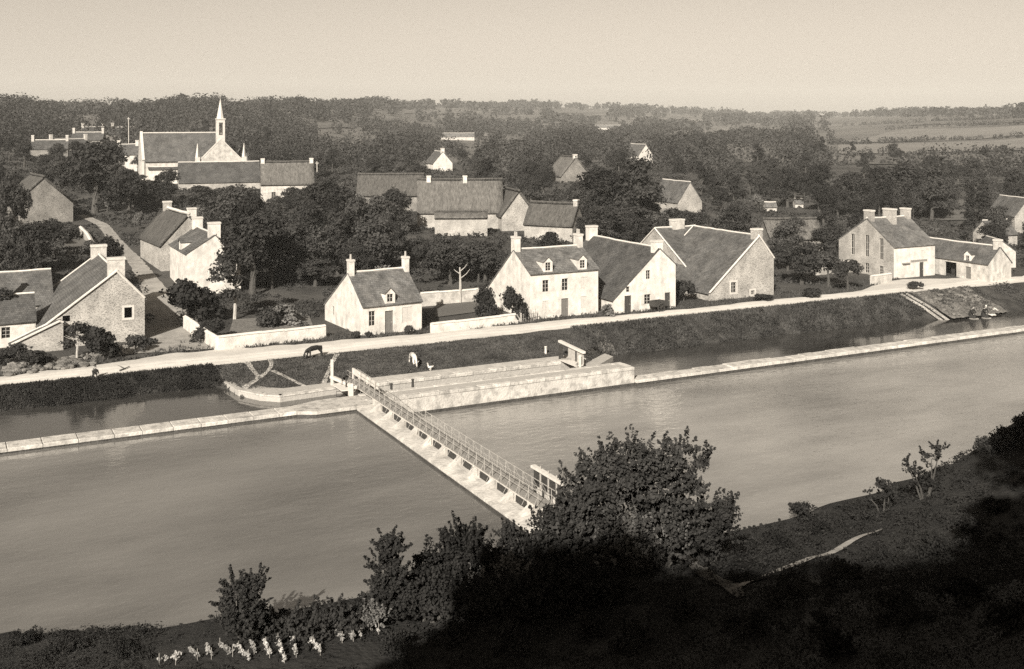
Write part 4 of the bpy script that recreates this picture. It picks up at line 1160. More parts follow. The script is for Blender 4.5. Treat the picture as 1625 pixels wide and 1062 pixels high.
def patch(name, px, mat, lift=0.12, n=14):
    """a draped field or garden plot, corner pixels given on the land."""
    c = [np.array(at(*p)) for p in px]
    vs, fs = [], []
    for i in range(n + 1):
        for j in range(n + 1):
            a, b = i / n, j / n
            p = (c[0] * (1 - a) + c[1] * a) * (1 - b) + (c[3] * (1 - a) + c[2] * a) * b
            vs.append((p[0], p[1], ter1(p[0], p[1]) + lift))
    for i in range(n):
        for j in range(n):
            fs.append((i * (n + 1) + j, (i + 1) * (n + 1) + j, (i + 1) * (n + 1) + j + 1, i * (n + 1) + j + 1))
    return tag(MB().add(vs, fs).build(name, mat, smooth=True), kind='structure')
patch('field', [(1310, 228), (1640, 214), (1640, 200), (1420, 207)], 'pale_field', 0.5)
patch('field', [(1330, 246), (1640, 240), (1640, 219), (1330, 231)], 'pale_field', 0.5)
patch('field', [(1440, 200), (1640, 195), (1640, 189), (1470, 193)], 'mid_field', 0.5)
patch('field', [(1380, 262), (1640, 262), (1640, 245), (1380, 250)], 'mid_field', 0.4)
patch('field', [(700, 218), (775, 218), (770, 210), (705, 210)], 'pale_field', 0.4)
FARP = [(560, 640, 186, 192), (640, 730, 176, 181), (760, 850, 184, 190), (880, 960, 176, 181), (860, 1000, 200, 205), (1010, 1110, 190, 196), (1130, 1240, 204, 212), (1060, 1150, 214, 220), (480, 560, 200, 206), (590, 690, 226, 232), (760, 830, 226, 232)]
for (a, b, c, d) in FARP:
    patch('field', [(a, d), (b, d - 1), (b + 10, c), (a + 12, c + 1)], 'pale_field' if (a // 10) % 2 else 'mid_field', 0.5)
patch('garden_plot', [(690, 505), (770, 495), (765, 478), (692, 485)], 'mid_field', 0.1)
patch('garden_plot', [(360, 540), (500, 525), (490, 500), (370, 508)], 'garden_soil', 0.08)
patch('garden_plot', [(1170, 400), (1260, 402), (1250, 375), (1180, 372)], 'mid_field', 0.15)
patch('garden_plot', [(1080, 470), (1115, 476), (1112, 462), (1078, 460)], 'lane_dust', 0.06)
patch('garden_plot', [(660, 350), (520, 360), (540, 340), (640, 335)], 'mid_field', 0.15)
patch('garden_plot', [(85, 420), (150, 415), (140, 370), (85, 372)], 'mid_field', 0.12)
patch('garden_plot', [(1475, 352), (1560, 350), (1560, 318), (1490, 318)], 'mid_field', 0.2)

# slipway of pitched stones at the right, with a stone-edged drain
slip = tag(empty('slipway'), 'rough stone-pitched slipway sloping to the channel at the right', 'slipway')
m = MB(); n1, n2 = 24, 10; vs_, fs_ = [], []
for i in range(n1 + 1):
    for j in range(n2 + 1):
        s = 109.8 + 10.0 * i / n1; t = 95.0 + (101.9 - 95.0) * j / n2
        vs_.append((s, t, max(ter1(s, t), -2.5 + (t - 94) * .33) + .08 + random.uniform(-.12, .12)))
for i in range(n1):
    for j in range(n2):
        fs_.append((i * (n2 + 1) + j, (i + 1) * (n2 + 1) + j, (i + 1) * (n2 + 1) + j + 1, i * (n2 + 1) + j + 1))
m.add(vs_, fs_).build('pitching', 'pitched_stone', slip)
def rock_mesh(seed, flat=0.6):
    r = np.random.default_rng(seed)
    import bmesh
    bm = bmesh.new(); bmesh.ops.create_icosphere(bm, subdivisions=1, radius=0.5)
    for v in bm.verts:
        k = 1 + r.uniform(-.22, .22)
        v.co = Vector((v.co.x * k * 1.2, v.co.y * k, v.co.z * k * flat))
    me = bpy.data.meshes.new('stone'); bm.to_mesh(me); bm.free(); me.materials.append(MATS['loose_stone'])
    return me
ROCKS = [rock_mesh(i) for i in range(6)]
for i in range(46):
    s = random.uniform(110.2, 119.4); t = random.uniform(95.2, 101.4)
    o = link('stone', random.choice(ROCKS), parent=slip, loc=(s, t, max(ter1(s, t), -2.5 + (t - 94) * .33) + .1), rz=random.uniform(0, 6), scale=[random.uniform(.35, .9)] * 3)
dr = tag(empty('drain'), 'stone-edged drain running down the bank beside the slipway', 'drain')
for ds in (0, .9):
    m = MB(); p = [(107.6 + ds, 101.2), (108.2 + ds, 98.4), (108.9 + ds, 95.6)]
    for a, b in zip(p[:-1], p[1:]):
        za, zb_ = ter1(*a) + .12, ter1(*b) + .12
        m.prism([(a[0] - .16, a[1], za), (a[0] + .16, a[1], za), (b[0] + .16, b[1], zb_), (b[0] - .16, b[1], zb_)], (0, 0, .18))
    m.build('edge_stone', 'rubble', dr)
m = MB(); p = [(108.05, 101.2), (108.65, 98.4), (109.35, 95.6)]
for a, b in zip(p[:-1], p[1:]):
    m.quad((a[0] - .3, a[1], ter1(*a) + .06), (a[0] + .3, a[1], ter1(*a) + .06), (b[0] + .3, b[1], ter1(*b) + .06), (b[0] - .3, b[1], ter1(*b) + .06))
m.build('channel', 'near_black', dr)

# tumbled stone bank in front of the farmhouse
heap = tag(empty('stone_heap'), 'tumbled row of rough stones along the road below the farmhouse', 'stone heap')
for i in range(110):
    u = random.random()
    x = 5 + 150 * u + random.uniform(-4, 4); y = 594 - 18 * u + random.uniform(-14, 3)
    s, t = onz(x, y, 0.1)
    link('stone', random.choice(ROCKS), parent=heap, loc=(s, t, .12), rz=random.uniform(0, 6), scale=[random.uniform(.35, .95)] * 3)

# ------------------------------------------------------------------ vegetation prototypes
def limb_tree(h, r, n=6, spread=2.0, seed=0, lean=0.0, mat='bark', start=0.35):
    rd = random.Random(seed); m = MB()
    trunk = [(0, 0, -0.6)]; x = y = 0
    for i in range(1, 6):
        x += rd.uniform(-.12, .12) * h * .1 + lean * h * .05; y += rd.uniform(-.12, .12) * h * .1
        trunk.append((x, y, h * .75 * i / 5))
    m.tube(trunk, [r * 1.35, r, r * .85, r * .7, r * .5, r * .25], 7)
    for i in range(n):
        f = rd.uniform(start, .8); b = Vector(trunk[0]).lerp(Vector(trunk[5]), f); b.z = h * .75 * f
        a = rd.uniform(0, 6.28); l = spread * rd.uniform(.5, 1.0)
        e = b + Vector((math.cos(a) * l, math.sin(a) * l, l * rd.uniform(.4, 1.0)))
        mid = b.lerp(e, .5) + Vector((0, 0, -.1 * l))
        m.tube([b, mid, e], [r * .45, r * .3, r * .1], 5)
    return m.mesh('trunk', [mat])

PROTO = {}
def proto(kind, lobes, ncl, per, leaf, cr, h, r, seed, mat='leaf', limbs=6, spread=2.0, tm='bark', up=.35, fill=.25):
    rd = np.random.default_rng(seed)
    PROTO[kind] = (limb_tree(h, r, limbs, spread, seed, mat=tm), quads_mesh('crown', crown_quads(lobes, ncl, per, leaf, cr, rd, up, fill), mat))

def rlobes(n, w, h0, h1, rr, seed):
    rd = np.random.default_rng(seed); out = []
    for i in range(n):
        a = rd.uniform(0, 6.28); q = rd.random() ** .6; f = rd.random()
        z = h0 + (h1 - h0) * f
        k = math.sin(math.pi * min(1, .25 + .75 * f)) ** .6
        r = rr * rd.uniform(.7, 1.2)
        out.append((math.cos(a) * q * w * k, math.sin(a) * q * w * k, z, r, r, r * .85))
    return out
proto('oak', rlobes(12, 2.8, 1.6, 6.5, 1.4, 1), 190, 30, .19, (.45, .95), 8, .28, 1, 'leaf')
proto('oak2', rlobes(11, 2.5, 1.4, 6.3, 1.4, 2), 180, 30, .19, (.45, .95), 8, .26, 2, 'leaf_mid')
proto('elm', rlobes(12, 2.0, 1.5, 8.6, 1.25, 3), 200, 30, .19, (.45, .9), 10, .28, 3, 'leaf_dark')
proto('elm2', rlobes(11, 1.9, 1.6, 8.8, 1.3, 4), 190, 30, .2, (.45, .95), 10, .28, 4, 'leaf')
proto('apple', rlobes(6, 1.9, 1.6, 3.6, .95, 5), 80, 26, .16, (.35, .7), 4.4, .16, 5, 'leaf_mid', spread=1.5)
proto('pale_apple', rlobes(6, 1.8, 1.5, 3.4, .9, 6), 70, 24, .16, (.35, .65), 4.2, .15, 6, 'leaf_pale', spread=1.5)
proto('thin_tree', rlobes(7, 1.5, 1.9, 5.2, .75, 7), 60, 22, .15, (.3, .55), 6, .13, 7, 'leaf_mid', spread=1.5, tm='pale_bark')
proto('cypress', [(0, 0, 2 + i * 1.15, .95 - i * .07, .95 - i * .07, .9) for i in range(8)], 130, 28, .16, (.28, .5), 10, .2, 8, 'leaf_dark', limbs=3, spread=.5)
proto('pine', [(rng.uniform(-1, 1), rng.uniform(-1, 1), 5.5 + i * .9, 1.7 - .12 * i, 1.7 - .12 * i, .6) for i in range(6)], 110, 28, .18, (.35, .75), 11, .25, 9, 'leaf_dark', limbs=5, spread=1.4)
proto('bush', rlobes(6, .9, .5, 1.7, .75, 10), 75, 28, .13, (.28, .5), 2.0, .07, 10, 'leaf_dark', limbs=7, spread=.8)
proto('pale_bush', rlobes(6, .9, .4, 1.5, .7, 12), 65, 26, .13, (.26, .45), 1.8, .06, 12, 'leaf_pale', limbs=7, spread=.8)
proto('shrub', rlobes(5, .7, .3, 1.1, .6, 13), 60, 28, .12, (.25, .45), 1.4, .05, 13, 'leaf', limbs=6, spread=.6)
proto('scrub', rlobes(9, 1.7, .1, .9, .5, 14), 110, 22, .085, (.15, .5), 1.2, .04, 14, 'leaf_hill', limbs=8, spread=.8)
proto('scrub2', rlobes(8, 1.5, .1, 1.2, .45, 15), 100, 22, .085, (.15, .45), 1.5, .04, 15, 'leaf_near', limbs=8, spread=.9)
PH = {'scrub': 1.5, 'scrub2': 1.8, 'oak': 8, 'oak2': 8, 'elm': 10, 'elm2': 10.2, 'apple': 4.6, 'pale_apple': 4.4, 'thin_tree': 6, 'cypress': 10.8, 'pine': 10.7, 'bush': 2.5, 'pale_bush': 2.3, 'shrub': 1.8}
PW = {'scrub': 4.2, 'scrub2': 3.8, 'oak': 8, 'oak2': 7.4, 'elm': 6.2, 'elm2': 6, 'apple': 5.4, 'pale_apple': 5.2, 'thin_tree': 4.3, 'cypress': 2.4, 'pine': 5, 'bush': 3.2, 'pale_bush': 3.1, 'shrub': 2.6}

def plant(kind, s, t, z, hs, ws, label, group=None, name=None, cat=None, rz=None):
    bushy = kind in ('bush', 'pale_bush', 'shrub', 'scrub', 'scrub2')
    name = name or ('bush' if bushy else {'cypress': 'cypress_tree', 'pine': 'pine_tree', 'apple': 'fruit_tree', 'pale_apple': 'fruit_tree'}.get(kind, 'leafy_tree'))
    e = tag(empty(name, (s, t, z), random.uniform(0, 6.28) if rz is None else rz), label, cat or ('bush' if bushy else 'tree'), group)
    e.scale = (ws, ws, hs)
    tm, cm = PROTO[kind]
    link('stem' if bushy else 'trunk', tm, parent=e)
    link('foliage' if bushy else 'crown', cm, parent=e)
    return e

def plant_px(kind, x, yb, yt, w, label, group=None, **kw):
    """tree with its foot at pixel (x, yb) on the land, its top at yt and width w (photograph pixels)."""
    s, t = at(x, yb)
    z = ter1(s, t); d = float(camc(s, t)[0])
    return plant(kind, s, t, z, max(.3, (yb - yt) * d / FPX / PH[kind]), max(.25, w * d / FPX / PW[kind]), label, group, **kw)

NAMED = [
 ('elm', 150, 338, 206, 110, 'large dark tree left of the church, beside the old thatched barn'),
 ('oak', 205, 345, 258, 90, 'dark rounded tree below the presbytery by the top of the lane'),
 ('oak', 20, 380, 262, 70, 'dark tree at the left edge beside the old thatched barn'),
 ('elm', 55, 438, 340, 90, 'dense dark tree behind the farm range at the left edge'),
 ('oak2', 8, 440, 330, 60, 'dark tree cut by the left edge above the farm range'),
 ('oak', 245, 330, 285, 70, 'dark bushy tree below the church nave at the lane head'),
 ('oak', 372, 375, 282, 95, 'dark round tree in front of the slate house below the church'),
 ('elm', 400, 470, 318, 110, 'tall dark tree rising behind the white house up the lane'),
 ('oak', 452, 440, 330, 100, 'broad tree in the gardens above the small cottage'),
 ('oak2', 430, 400, 320, 80, 'leafy tree below the thatched house with two chimneys'),
 ('thin_tree', 372, 508, 390, 85, 'thin pale-stemmed tree in the garden before the white lane house'),
 ('bush', 312, 512, 440, 100, 'big dark bush at the corner of the garden wall by the lane'),
 ('elm', 520, 385, 272, 95, 'tall dark tree left of the village centre'),
 ('oak', 565, 400, 300, 90, 'dark tree in front of the long thatched range'),
 ('elm', 628, 372, 288, 55, 'dark upright tree against the left end of the large thatched house'),
 ('oak2', 590, 440, 340, 105, 'wide garden tree above the small cottage chimney'),
 ('oak', 500, 440, 350, 90, 'dark tree behind the left chimney of the small cottage'),
 ('oak', 715, 452, 368, 100, 'dark tree right of the small cottage'),
 ('oak', 770, 448, 378, 80, 'dark tree touching the left gable of the two-storey white house'),
 ('bush', 766, 505, 455, 48, 'dark bush by the garden wall left of the two-storey white house'),
 ('bush', 818, 512, 453, 46, 'rounded bush beside the left gable of the two-storey white house'),
 ('elm', 962, 372, 252, 105, 'big dark tree behind the white gabled house roof'),
 ('elm2', 1012, 380, 248, 90, 'tall dark tree right of the big tree behind the gabled house'),
 ('oak', 1000, 385, 318, 130, 'broad dark tree low behind the white gabled house'),
 ('oak', 925, 350, 290, 60, 'dark tree above the small thatched cottage'),
 ('bush', 868, 392, 368, 42, 'dark bush in front of the small thatched cottage'),
 ('oak', 1272, 452, 372, 85, 'dark tree right of the stone house'),
 ('apple', 1315, 455, 398, 80, 'low dark tree left of the tall stone house'),
 ('apple', 1345, 462, 412, 60, 'fruit tree with bare stem near the road before the tall stone house'),
 ('oak', 1250, 430, 380, 60, 'dark tree hugging the right corner of the stone house'),
 ('elm', 1430, 345, 246, 75, 'tall dark tree behind the chimneys of the tall stone house'),
 ('elm2', 1478, 350, 262, 60, 'dark tree right of the tall stone house chimneys'),
 ('cypress', 1540, 375, 288, 22, 'slim dark columnar tree behind the long barn'),
 ('elm', 1300, 338, 248, 48, 'upright dark tree in the orchards left of the tall stone house'),
 ('elm', 1355, 345, 262, 55, 'upright dark tree just left of the tall stone house roof'),
 ('elm2', 1503, 345, 264, 34, 'narrow upright tree between the tall stone house chimneys and the columnar tree'),
 ('elm', 1398, 338, 254, 48, 'tall dark tree directly behind the middle chimney of the tall stone house'),
 ('cypress', 1562, 352, 286, 24, 'second slim columnar tree, right of the first behind the long barn'),
 ('elm', 1250, 330, 258, 50, 'tall dark tree left of the upright orchard trees behind the stone house'),
 ('cypress', 1130, 320, 268, 16, 'small dark spire-like tree behind the slate orchard house'),
 ('oak2', 1580, 385, 322, 60, 'tree behind the barn chimney at the right'),
 ('elm', 1620, 330, 270, 50, 'tree at the right edge above the barn'),
 ('bush', 165, 572, 515, 72, 'large dark rounded bush before the stone farmhouse gable'),
 ('shrub', 215, 560, 528, 45, 'small ragged shrub at the right corner of the stone farmhouse'),
 ('shrub', 240, 548, 535, 30, 'low weed clump where the lane meets the farmhouse corner'),
 ('thin_tree', 122, 572, 500, 62, 'leafless-looking climber tree against the stone farmhouse gable'),
 ('bush', 15, 575, 545, 60, 'dark low bush at the left edge before the annex'),
 ('bush', 60, 580, 553, 70, 'dark low bush between the annex and the road'),
 ('bush', 330, 540, 505, 60, 'dark bush inside the bend of the garden wall'),
 ('shrub', 420, 520, 485, 50, 'leafy shrub in the garden left of the small cottage'),
 ('pale_bush', 455, 515, 482, 60, 'pale shrub in the garden left of the small cottage'),
 ('shrub', 565, 537, 524, 20, 'low shrub at the front left corner of the small cottage'),
 ('shrub', 584, 536, 525, 16, 'low shrub under the window of the small cottage'),
 ('shrub', 650, 531, 514, 18, 'low shrub by the front right corner of the small cottage'),
 ('pale_bush', 965, 502, 482, 26, 'ragged leafy bush against the left end of the white gabled house'),
 ('shrub', 1085, 478, 440, 50, 'creeper mass in the gap between the gabled house and the stone house'),
 ('shrub', 1210, 478, 466, 40, 'low clipped shrub under the stone gable by the road'),
 ('shrub', 1455, 460, 445, 30, 'bramble clump at the yard corner of the tall stone house'),
 ('shrub', 1288, 472, 455, 40, 'weedy bush by the road right of the stone house'),
 ('oak2', 320, 340, 290, 70, 'leafy tree in front of the slate house left part'),
 ('oak', 470, 345, 305, 60, 'dark tree beside the right gable of the two-chimney thatched house'),
]
for (kind, x, yb, yt, w, lab) in NAMED:
    plant_px(kind, x, yb, yt, w, lab)
# ivy on the annex ridge
iv = tag(empty('ivy', (3.0, 121.6, 4.6)), 'dark ivy growing over the annex roof ridge at left', 'ivy')
link('foliage', quads_mesh('foliage', crown_quads([(0, 0, .3, 2.6, .8, .7), (1.5, 0, .2, 1.8, .7, .6), (-2.5, 0, .2, 2, .7, .6)], 90, 24, .12, (.2, .4), rng), 'leaf_dark'), parent=iv)
# dead tree
s, t = onz(730, 482, 0)
dt = tag(empty('dead_tree', (s, t, 0)), 'bare pale dead tree standing in the plot left of the two-storey house', 'tree')
m = MB(); m.tube([(0, 0, -.3), (.05, 0, 2.2), (0, .05, 4.4)], [.2, .15, .09], 7); m.build('trunk', 'pale_bark', dt)
for (a, z, l) in ((0.2, 3.0, 1.5), (2.6, 3.6, .8), (-.4, 3.9, 1.2)):
    m = MB(); m.tube([(0, 0, z), (math.cos(a) * l * .6, .1, z + l * .35), (math.cos(a) * l, .3, z + l * .7)], [.09, .05, .02], 5); m.build('limb', 'pale_bark', dt)

# ------------------------------------------------------------------ scattered village trees and the far wood
KEEP = [  # photograph rectangles (x0,x1,y0,y1) that trees standing in front must not hide, with the foot line of what they show
 (215, 400, 155, 262, 285), (285, 395, 258, 296, 298), (405, 485, 248, 290, 300), (30, 116, 258, 345, 348), (655, 800, 285, 366, 335), (790, 845, 302, 360, 365),
 (832, 905, 326, 374, 376), (1060, 1112, 298, 318, 322), (240, 376, 325, 480, 425), (686, 718, 246, 266, 268), (1005, 1036, 232, 256, 258), (905, 936, 262, 286, 288),
 (125, 270, 335, 560, 560), (500, 680, 410, 530, 540), (775, 960, 380, 510, 510), (935, 1075, 366, 495, 440), (1050, 1230, 350, 470, 425), (1330, 1485, 332, 445, 408),
 (1480, 1605, 380, 445, 420), (0, 235, 405, 560, 560), (60, 190, 198, 214, 225), (560, 650, 278, 305, 320), (700, 770, 208, 218, 222), (945, 975, 198, 206, 206),
 (1320, 1640, 196, 242, 262), (690, 770, 480, 525, 530), (290, 520, 500, 560, 560), (1212, 1280, 322, 336, 336), (80, 150, 370, 420, 420), (1490, 1560, 322, 350, 350)]
def blocked(x, yb, yt, w):
    for (a, b, c, d, foot) in KEEP:
        if yb > foot - 3 and x + w * .45 > a and x - w * .45 < b and yt < d - 2 and yb > c:
            return True
    return False
def lane_dist(s, t):
    best = 99.0
    for a, b in zip(lane[:-1], lane[1:]):
        a = np.array(a); ab = np.array(b) - a
        u = min(1, max(0, float(((s - a[0]) * ab[0] + (t - a[1]) * ab[1]) / (ab @ ab))))
        best = min(best, math.hypot(s - a[0] - u * ab[0], t - a[1] - u * ab[1]))
    return best
KINDS = ['oak', 'oak2', 'elm', 'elm2', 'apple', 'apple', 'pale_apple', 'pine', 'oak', 'elm']
placed = []
scat = []
tries = 0
while len(scat) < 420 and tries < 22000:
    tries += 1
    x = random.uniform(-60, 1690); yb = 222 + 238 * random.random() ** 1.1
    s, t = at(x, yb); d = float(camc(s, t)[0])
    if d > 430 or t < 118 or lane_dist(s, t) < 4.2: continue
    kind = random.choice(KINDS) if x < 1250 or yb < 300 else random.choice(['elm', 'elm2', 'oak', 'apple', 'cypress', 'oak2', 'elm'])
    hs = random.uniform(.5, .95); ws = random.uniform(.5, .95)
    h = PH[kind] * hs; w = PW[kind] * ws
    if blocked(x, yb, yb - h * FPX / d, w * FPX / d): continue
    if any((s - a) ** 2 + (t - b) ** 2 < (2.3 if d < 220 else 3.0) ** 2 for a, b in placed): continue
    placed.append((s, t)); scat.append((d, kind, s, t, hs, ws, x))
BYZ = {}
def zone(x, d):
    far = d > 270
    if x < 230: return ('on the slope far left of the church' if far else 'in the gardens left of the lane')
    if x < 520: return ('on the hill behind the church' if far else 'between the church and the road')
    if x < 900: return ('in the far orchards above the village centre' if far else 'among the thatched village-centre houses')
    if x < 1250: return ('in the far orchards right of centre' if far else 'in the orchards behind the stone house')
    return ('in the far grove below the fields' if far else 'in the grove behind the tall stone house')
for (d, kind, s, t, hs, ws, x) in scat:
    z_ = zone(x, d)
    DESC = {'oak': 'dark round', 'oak2': 'lighter round', 'elm': 'tall dark', 'elm2': 'tall leafy', 'apple': 'low fruit', 'pale_apple': 'pale fruit', 'pine': 'flat-topped', 'cypress': 'columnar'}
    BYZ.setdefault((z_, DESC[kind]), []).append((x, kind, s, t, hs, ws))
ORD0 = ['first', 'second', 'third', 'fourth', 'fifth', 'sixth', 'seventh', 'eighth', 'ninth', 'tenth', 'eleventh', 'twelfth', 'thirteenth', 'fourteenth', 'fifteenth', 'sixteenth']
ORD = ORD0 + ['seventeenth', 'eighteenth', 'nineteenth', 'twentieth', 'twenty-first', 'twenty-second', 'twenty-third', 'twenty-fourth']
for (z_, de), L_ in BYZ.items():
    L_.sort()
    for i, (x, kind, s, t, hs, ws) in enumerate(L_):
        lab = f'{de} tree {z_}' if len(L_) == 1 else f'{ORD[min(i, 23)]} {de} tree from the left {z_}'
        plant(kind, s, t, ter1(s, t), hs, ws, lab, group='trees ' + z_)

# far wood: one mass of low trees, real geometry, from 330 m to the skyline
def far_wood(name, label, n, dmin, dmax, leafs, quad, hrange, seed, mat='far_leaf'):
    rd = np.random.default_rng(seed)
    out = []
    px = rd.uniform(-120, 1745, n * 3); d = np.exp(rd.uniform(np.log(dmin), np.log(dmax), n * 3))
    X = (px - CX) / FPX * d
    s = X * CY + d * SY; t = -X * SY + d * CY
    z = ter(s, t)
    py = YH + FPX * (ZC - z) / d
    ok = ~((px > 1320) & (py > 188) & (py < 262) & (rd.random(n * 3) < .94))
    ok &= ~((px > 1240) & (px < 1420) & (py > 200) & (py < 225) & (rd.random(n * 3) < .6))
    for (a, b, c, e) in FARP:
        ok &= ~((px > a - 3) & (px < b + 8) & (py > c - 1) & (py < e + 7))
    ok &= ~((px > 1290) & (py > 186) & (py < 258) & (rd.random(n * 3) < .97))
    for (a, b, c, e, foot) in KEEP:
        if foot < 300:
            inside = (px > a - 4) & (px < b + 4) & (py > foot - 1) & (py - 7 * FPX / d < e)
            ok &= ~inside
    dens = np.sin(px * .021 + d * .004) * np.sin(px * .008 - d * .011)
    dens = dens + .5 * np.sin(px * .05 + 3) * np.sin(d * .03 + px * .01)
    ok &= rd.random(n * 3) < np.clip(.6 + .9 * dens, .04, 1)
    keep = np.where(ok)[0][:n]
    m = len(keep)
    h = rd.uniform(*hrange, m) * np.clip(1 + (d[keep] - 600) / 3000, 1, 1.5) * (1 + .2 * np.sin(px[keep] * .031 + 1) * np.sin(px[keep] * .0113 + d[keep] * .002)); w = h * rd.uniform(.35, .6, m)
    k = np.repeat(np.arange(m), leafs)
    e = rd.normal(0, 1, (len(k), 3)); e /= np.linalg.norm(e, axis=1, keepdims=True)
    lob = rd.normal(0, .35, (m, 4, 3)); pick = rd.integers(0, 4, len(k))
    base = np.stack([s[keep], t[keep], z[keep]], -1)
    L3 = lob[k, pick]
    P = base[k] + np.stack([(L3[:, 0] + e[:, 0] * .62) * w[k], (L3[:, 1] + e[:, 1] * .62) * w[k], h[k] * (.55 + .16 * L3[:, 2] + e[:, 2] * .42)], -1)
    sz = quad * np.clip(d[keep][k] / 500, .8, 3.2)
    Q = leaves(P, e + np.array([0, 0, .4]), sz, rd, .5, .8)
    return tag(link(name, quads_mesh(name, Q, mat)), label, 'wood', kind='stuff')
far_wood('far_wood', 'dark woods covering the hills behind the village up to the skyline', 2600, 330, 1000, 100, .5, (4.5, 10), 5)
far_wood('skyline_wood', 'pale hazy woods along the distant skyline', 3200, 900, 2700, 26, .75, (5, 10), 6)

# ------------------------------------------------------------------ near hillside
def near_at(x, y):
    a, b, e = ray(x, y)
    ds = np.linspace(14, 95, 4000)
    h = ZC + e * ds - south(a * ds, b * ds)
    k = int(np.argmax(h < 0))
    return a * ds[k], b * ds[k]

path_a = [near_at(*p) for p in [(1400, 842), (1340, 868), (1270, 896), (1215, 915), (1170, 936)]]
path_b = [near_at(*p) for p in [(1060, 878), (1110, 905), (1150, 928), (1178, 950)]]
def ribbon_south(name, pts, width, mat):
    return ribbon(name, pts, width, mat, 0.10, 0.4)
ribbon_south('hill_path', path_a, [.22, .35, .4, .4, .5], 'lane_dust')
ribbon_south('hill_path', path_b, [.5, .9, 1.0, .4], 'hill_earth')
PATHPTS = np.array(path_a + path_b)

def near_tree(name, label, x, yb, lobes_px, ncl, per, leaf, cr, mat, cat='tree', trunk=None, seed=0, tmat='bark', fill=.3, d_off=0.0):
    """lobes_px: (x,y,rx,ry) in photograph pixels; given depth and thickness from the foot's distance."""
    s, t = near_at(x, yb)
    z = float(south(s, t)); d = float(camc(s, t)[0]); mpp = d / FPX
    rd = np.random.default_rng(seed)
    e = tag(empty(name, (s, t, z), -YAW), label, cat)
    lob = []
    for (lx, ly, rx, ry) in lobes_px:
        zz = ZC - (ly - YH) * mpp - z
        dep = rd.uniform(-.35, .35) * rx * mpp
        lob.append(((lx - x) * mpp, dep, zz, rx * mpp, rx * mpp * .9, ry * mpp))
    bushy = cat == 'bush'
    link('foliage' if bushy else 'crown', quads_mesh('crown', crown_quads(lob, ncl, per, leaf, cr, rd, .35, fill, .5), mat), parent=e)
    m = MB()
    for l in lob:
        c = Vector(l[:3]); b = Vector((c.x * .15, 0, -.4)); mid = b.lerp(c, .5) + Vector((rd.uniform(-.2, .2), 0, .1))
        r = .05 + .035 * l[3]
        m.tube([b, mid, c], [r * 1.2, r * .8, r * .25], 6)
    m.build('stem' if bushy else 'trunk', tmat, e)
    return e

near_tree('riverside_tree', 'big round-headed tree on the near bank beside the weir end', 1040, 905,
          [(965, 745, 30, 22), (1005, 728, 30, 20), (1045, 735, 28, 20), (1085, 726, 30, 20), (1105, 752, 22, 20), (925, 775, 26, 26), (955, 790, 34, 28), (1000, 775, 36, 28), (1045, 775, 34, 26), (1085, 785, 32, 26),
           (915, 815, 30, 26), (950, 832, 36, 28), (1000, 820, 40, 28), (1050, 822, 36, 26), (1092, 822, 24, 22), (890, 850, 30, 26), (935, 868, 38, 26), (1060, 862, 34, 26), (1100, 862, 26, 20)],
          820, 30, .10, (.2, .5), 'leaf', seed=21, fill=.12)
near_tree('lit_foliage', 'pale leaves painted as the lit lower foliage of the big riverside tree', 1000, 905,
          [(985, 862, 60, 36), (1040, 848, 50, 44), (965, 835, 36, 30), (1010, 815, 30, 20)], 330, 24, .07, (.2, .45), 'leaf_pale', 'bush', seed=22, tmat='pale_bark')  # pale leaf colour stands for sunlit lower foliage and dead branches
near_tree('side_bush', 'dark leafy bush at the right foot of the big riverside tree', 1125, 895,
          [(1130, 845, 36, 34), (1150, 825, 22, 24), (1105, 870, 30, 22)], 190, 36, .085, (.22, .45), 'leaf_near', 'bush', seed=23)
near_tree('dark_thicket', 'dark thicket filling the bank left of the big riverside tree', 905, 905,
          [(890, 850, 45, 40), (930, 870, 50, 40), (865, 880, 40, 32), (915, 830, 30, 28)], 380, 38, .085, (.25, .5), 'leaf_near', 'bush', seed=24)
near_tree('round_shrub', 'small round-topped shrub standing against the water left of the weir end', 806, 912, [(808, 858, 20, 20), (812, 872, 15, 16)], 70, 36, .075, (.16, .3), 'leaf_near', 'bush', seed=25)
near_tree('bank_bush', 'broad dark bush on the near bank left of the small round shrub', 735, 945,
          [(735, 868, 32, 30), (720, 895, 42, 34), (755, 890, 34, 32), (680, 905, 26, 26), (700, 925, 45, 24)], 330, 38, .08, (.2, .42), 'leaf_near', 'bush', seed=26)
near_tree('tall_shrub', 'tall slender dark shrub rising against the left pool', 618, 985,
          [(622, 870, 20, 18), (612, 895, 22, 26), (625, 915, 18, 24), (610, 940, 24, 26), (640, 955, 30, 22)], 200, 34, .08, (.16, .34), 'leaf_near', 'bush', seed=27)
near_tree('left_shrub', 'dark shrub with ragged top standing alone on the near bank at lower left', 385, 1012,
          [(375, 940, 18, 22), (405, 932, 18, 18), (360, 955, 12, 14), (390, 962, 32, 26), (395, 985, 36, 20)], 220, 34, .075, (.16, .34), 'leaf_near', 'bush', seed=28)
near_tree('low_hedge', 'low dark hedge mound behind the pale garden rows', 510, 1008, [(480, 995, 40, 14), (530, 985, 35, 14), (440, 1000, 30, 12), (560, 990, 20, 12)], 230, 32, .08, (.18, .34), 'leaf_near', 'bush', seed=29)
near_tree('pale_brush', 'pale feathery brush on the near bank below the broad dark bush', 775, 948, [(770, 915, 38, 22), (800, 905, 28, 20), (820, 915, 25, 18)], 150, 30, .06, (.16, .32), 'leaf_pale', 'bush', seed=30, tmat='pale_bark')
near_tree('pale_brush', 'pale feathery brush beside the tall slender shrub', 590, 1000, [(585, 985, 22, 14), (600, 978, 18, 12)], 70, 28, .06, (.14, .26), 'leaf_pale', 'bush', seed=31, tmat='pale_bark')
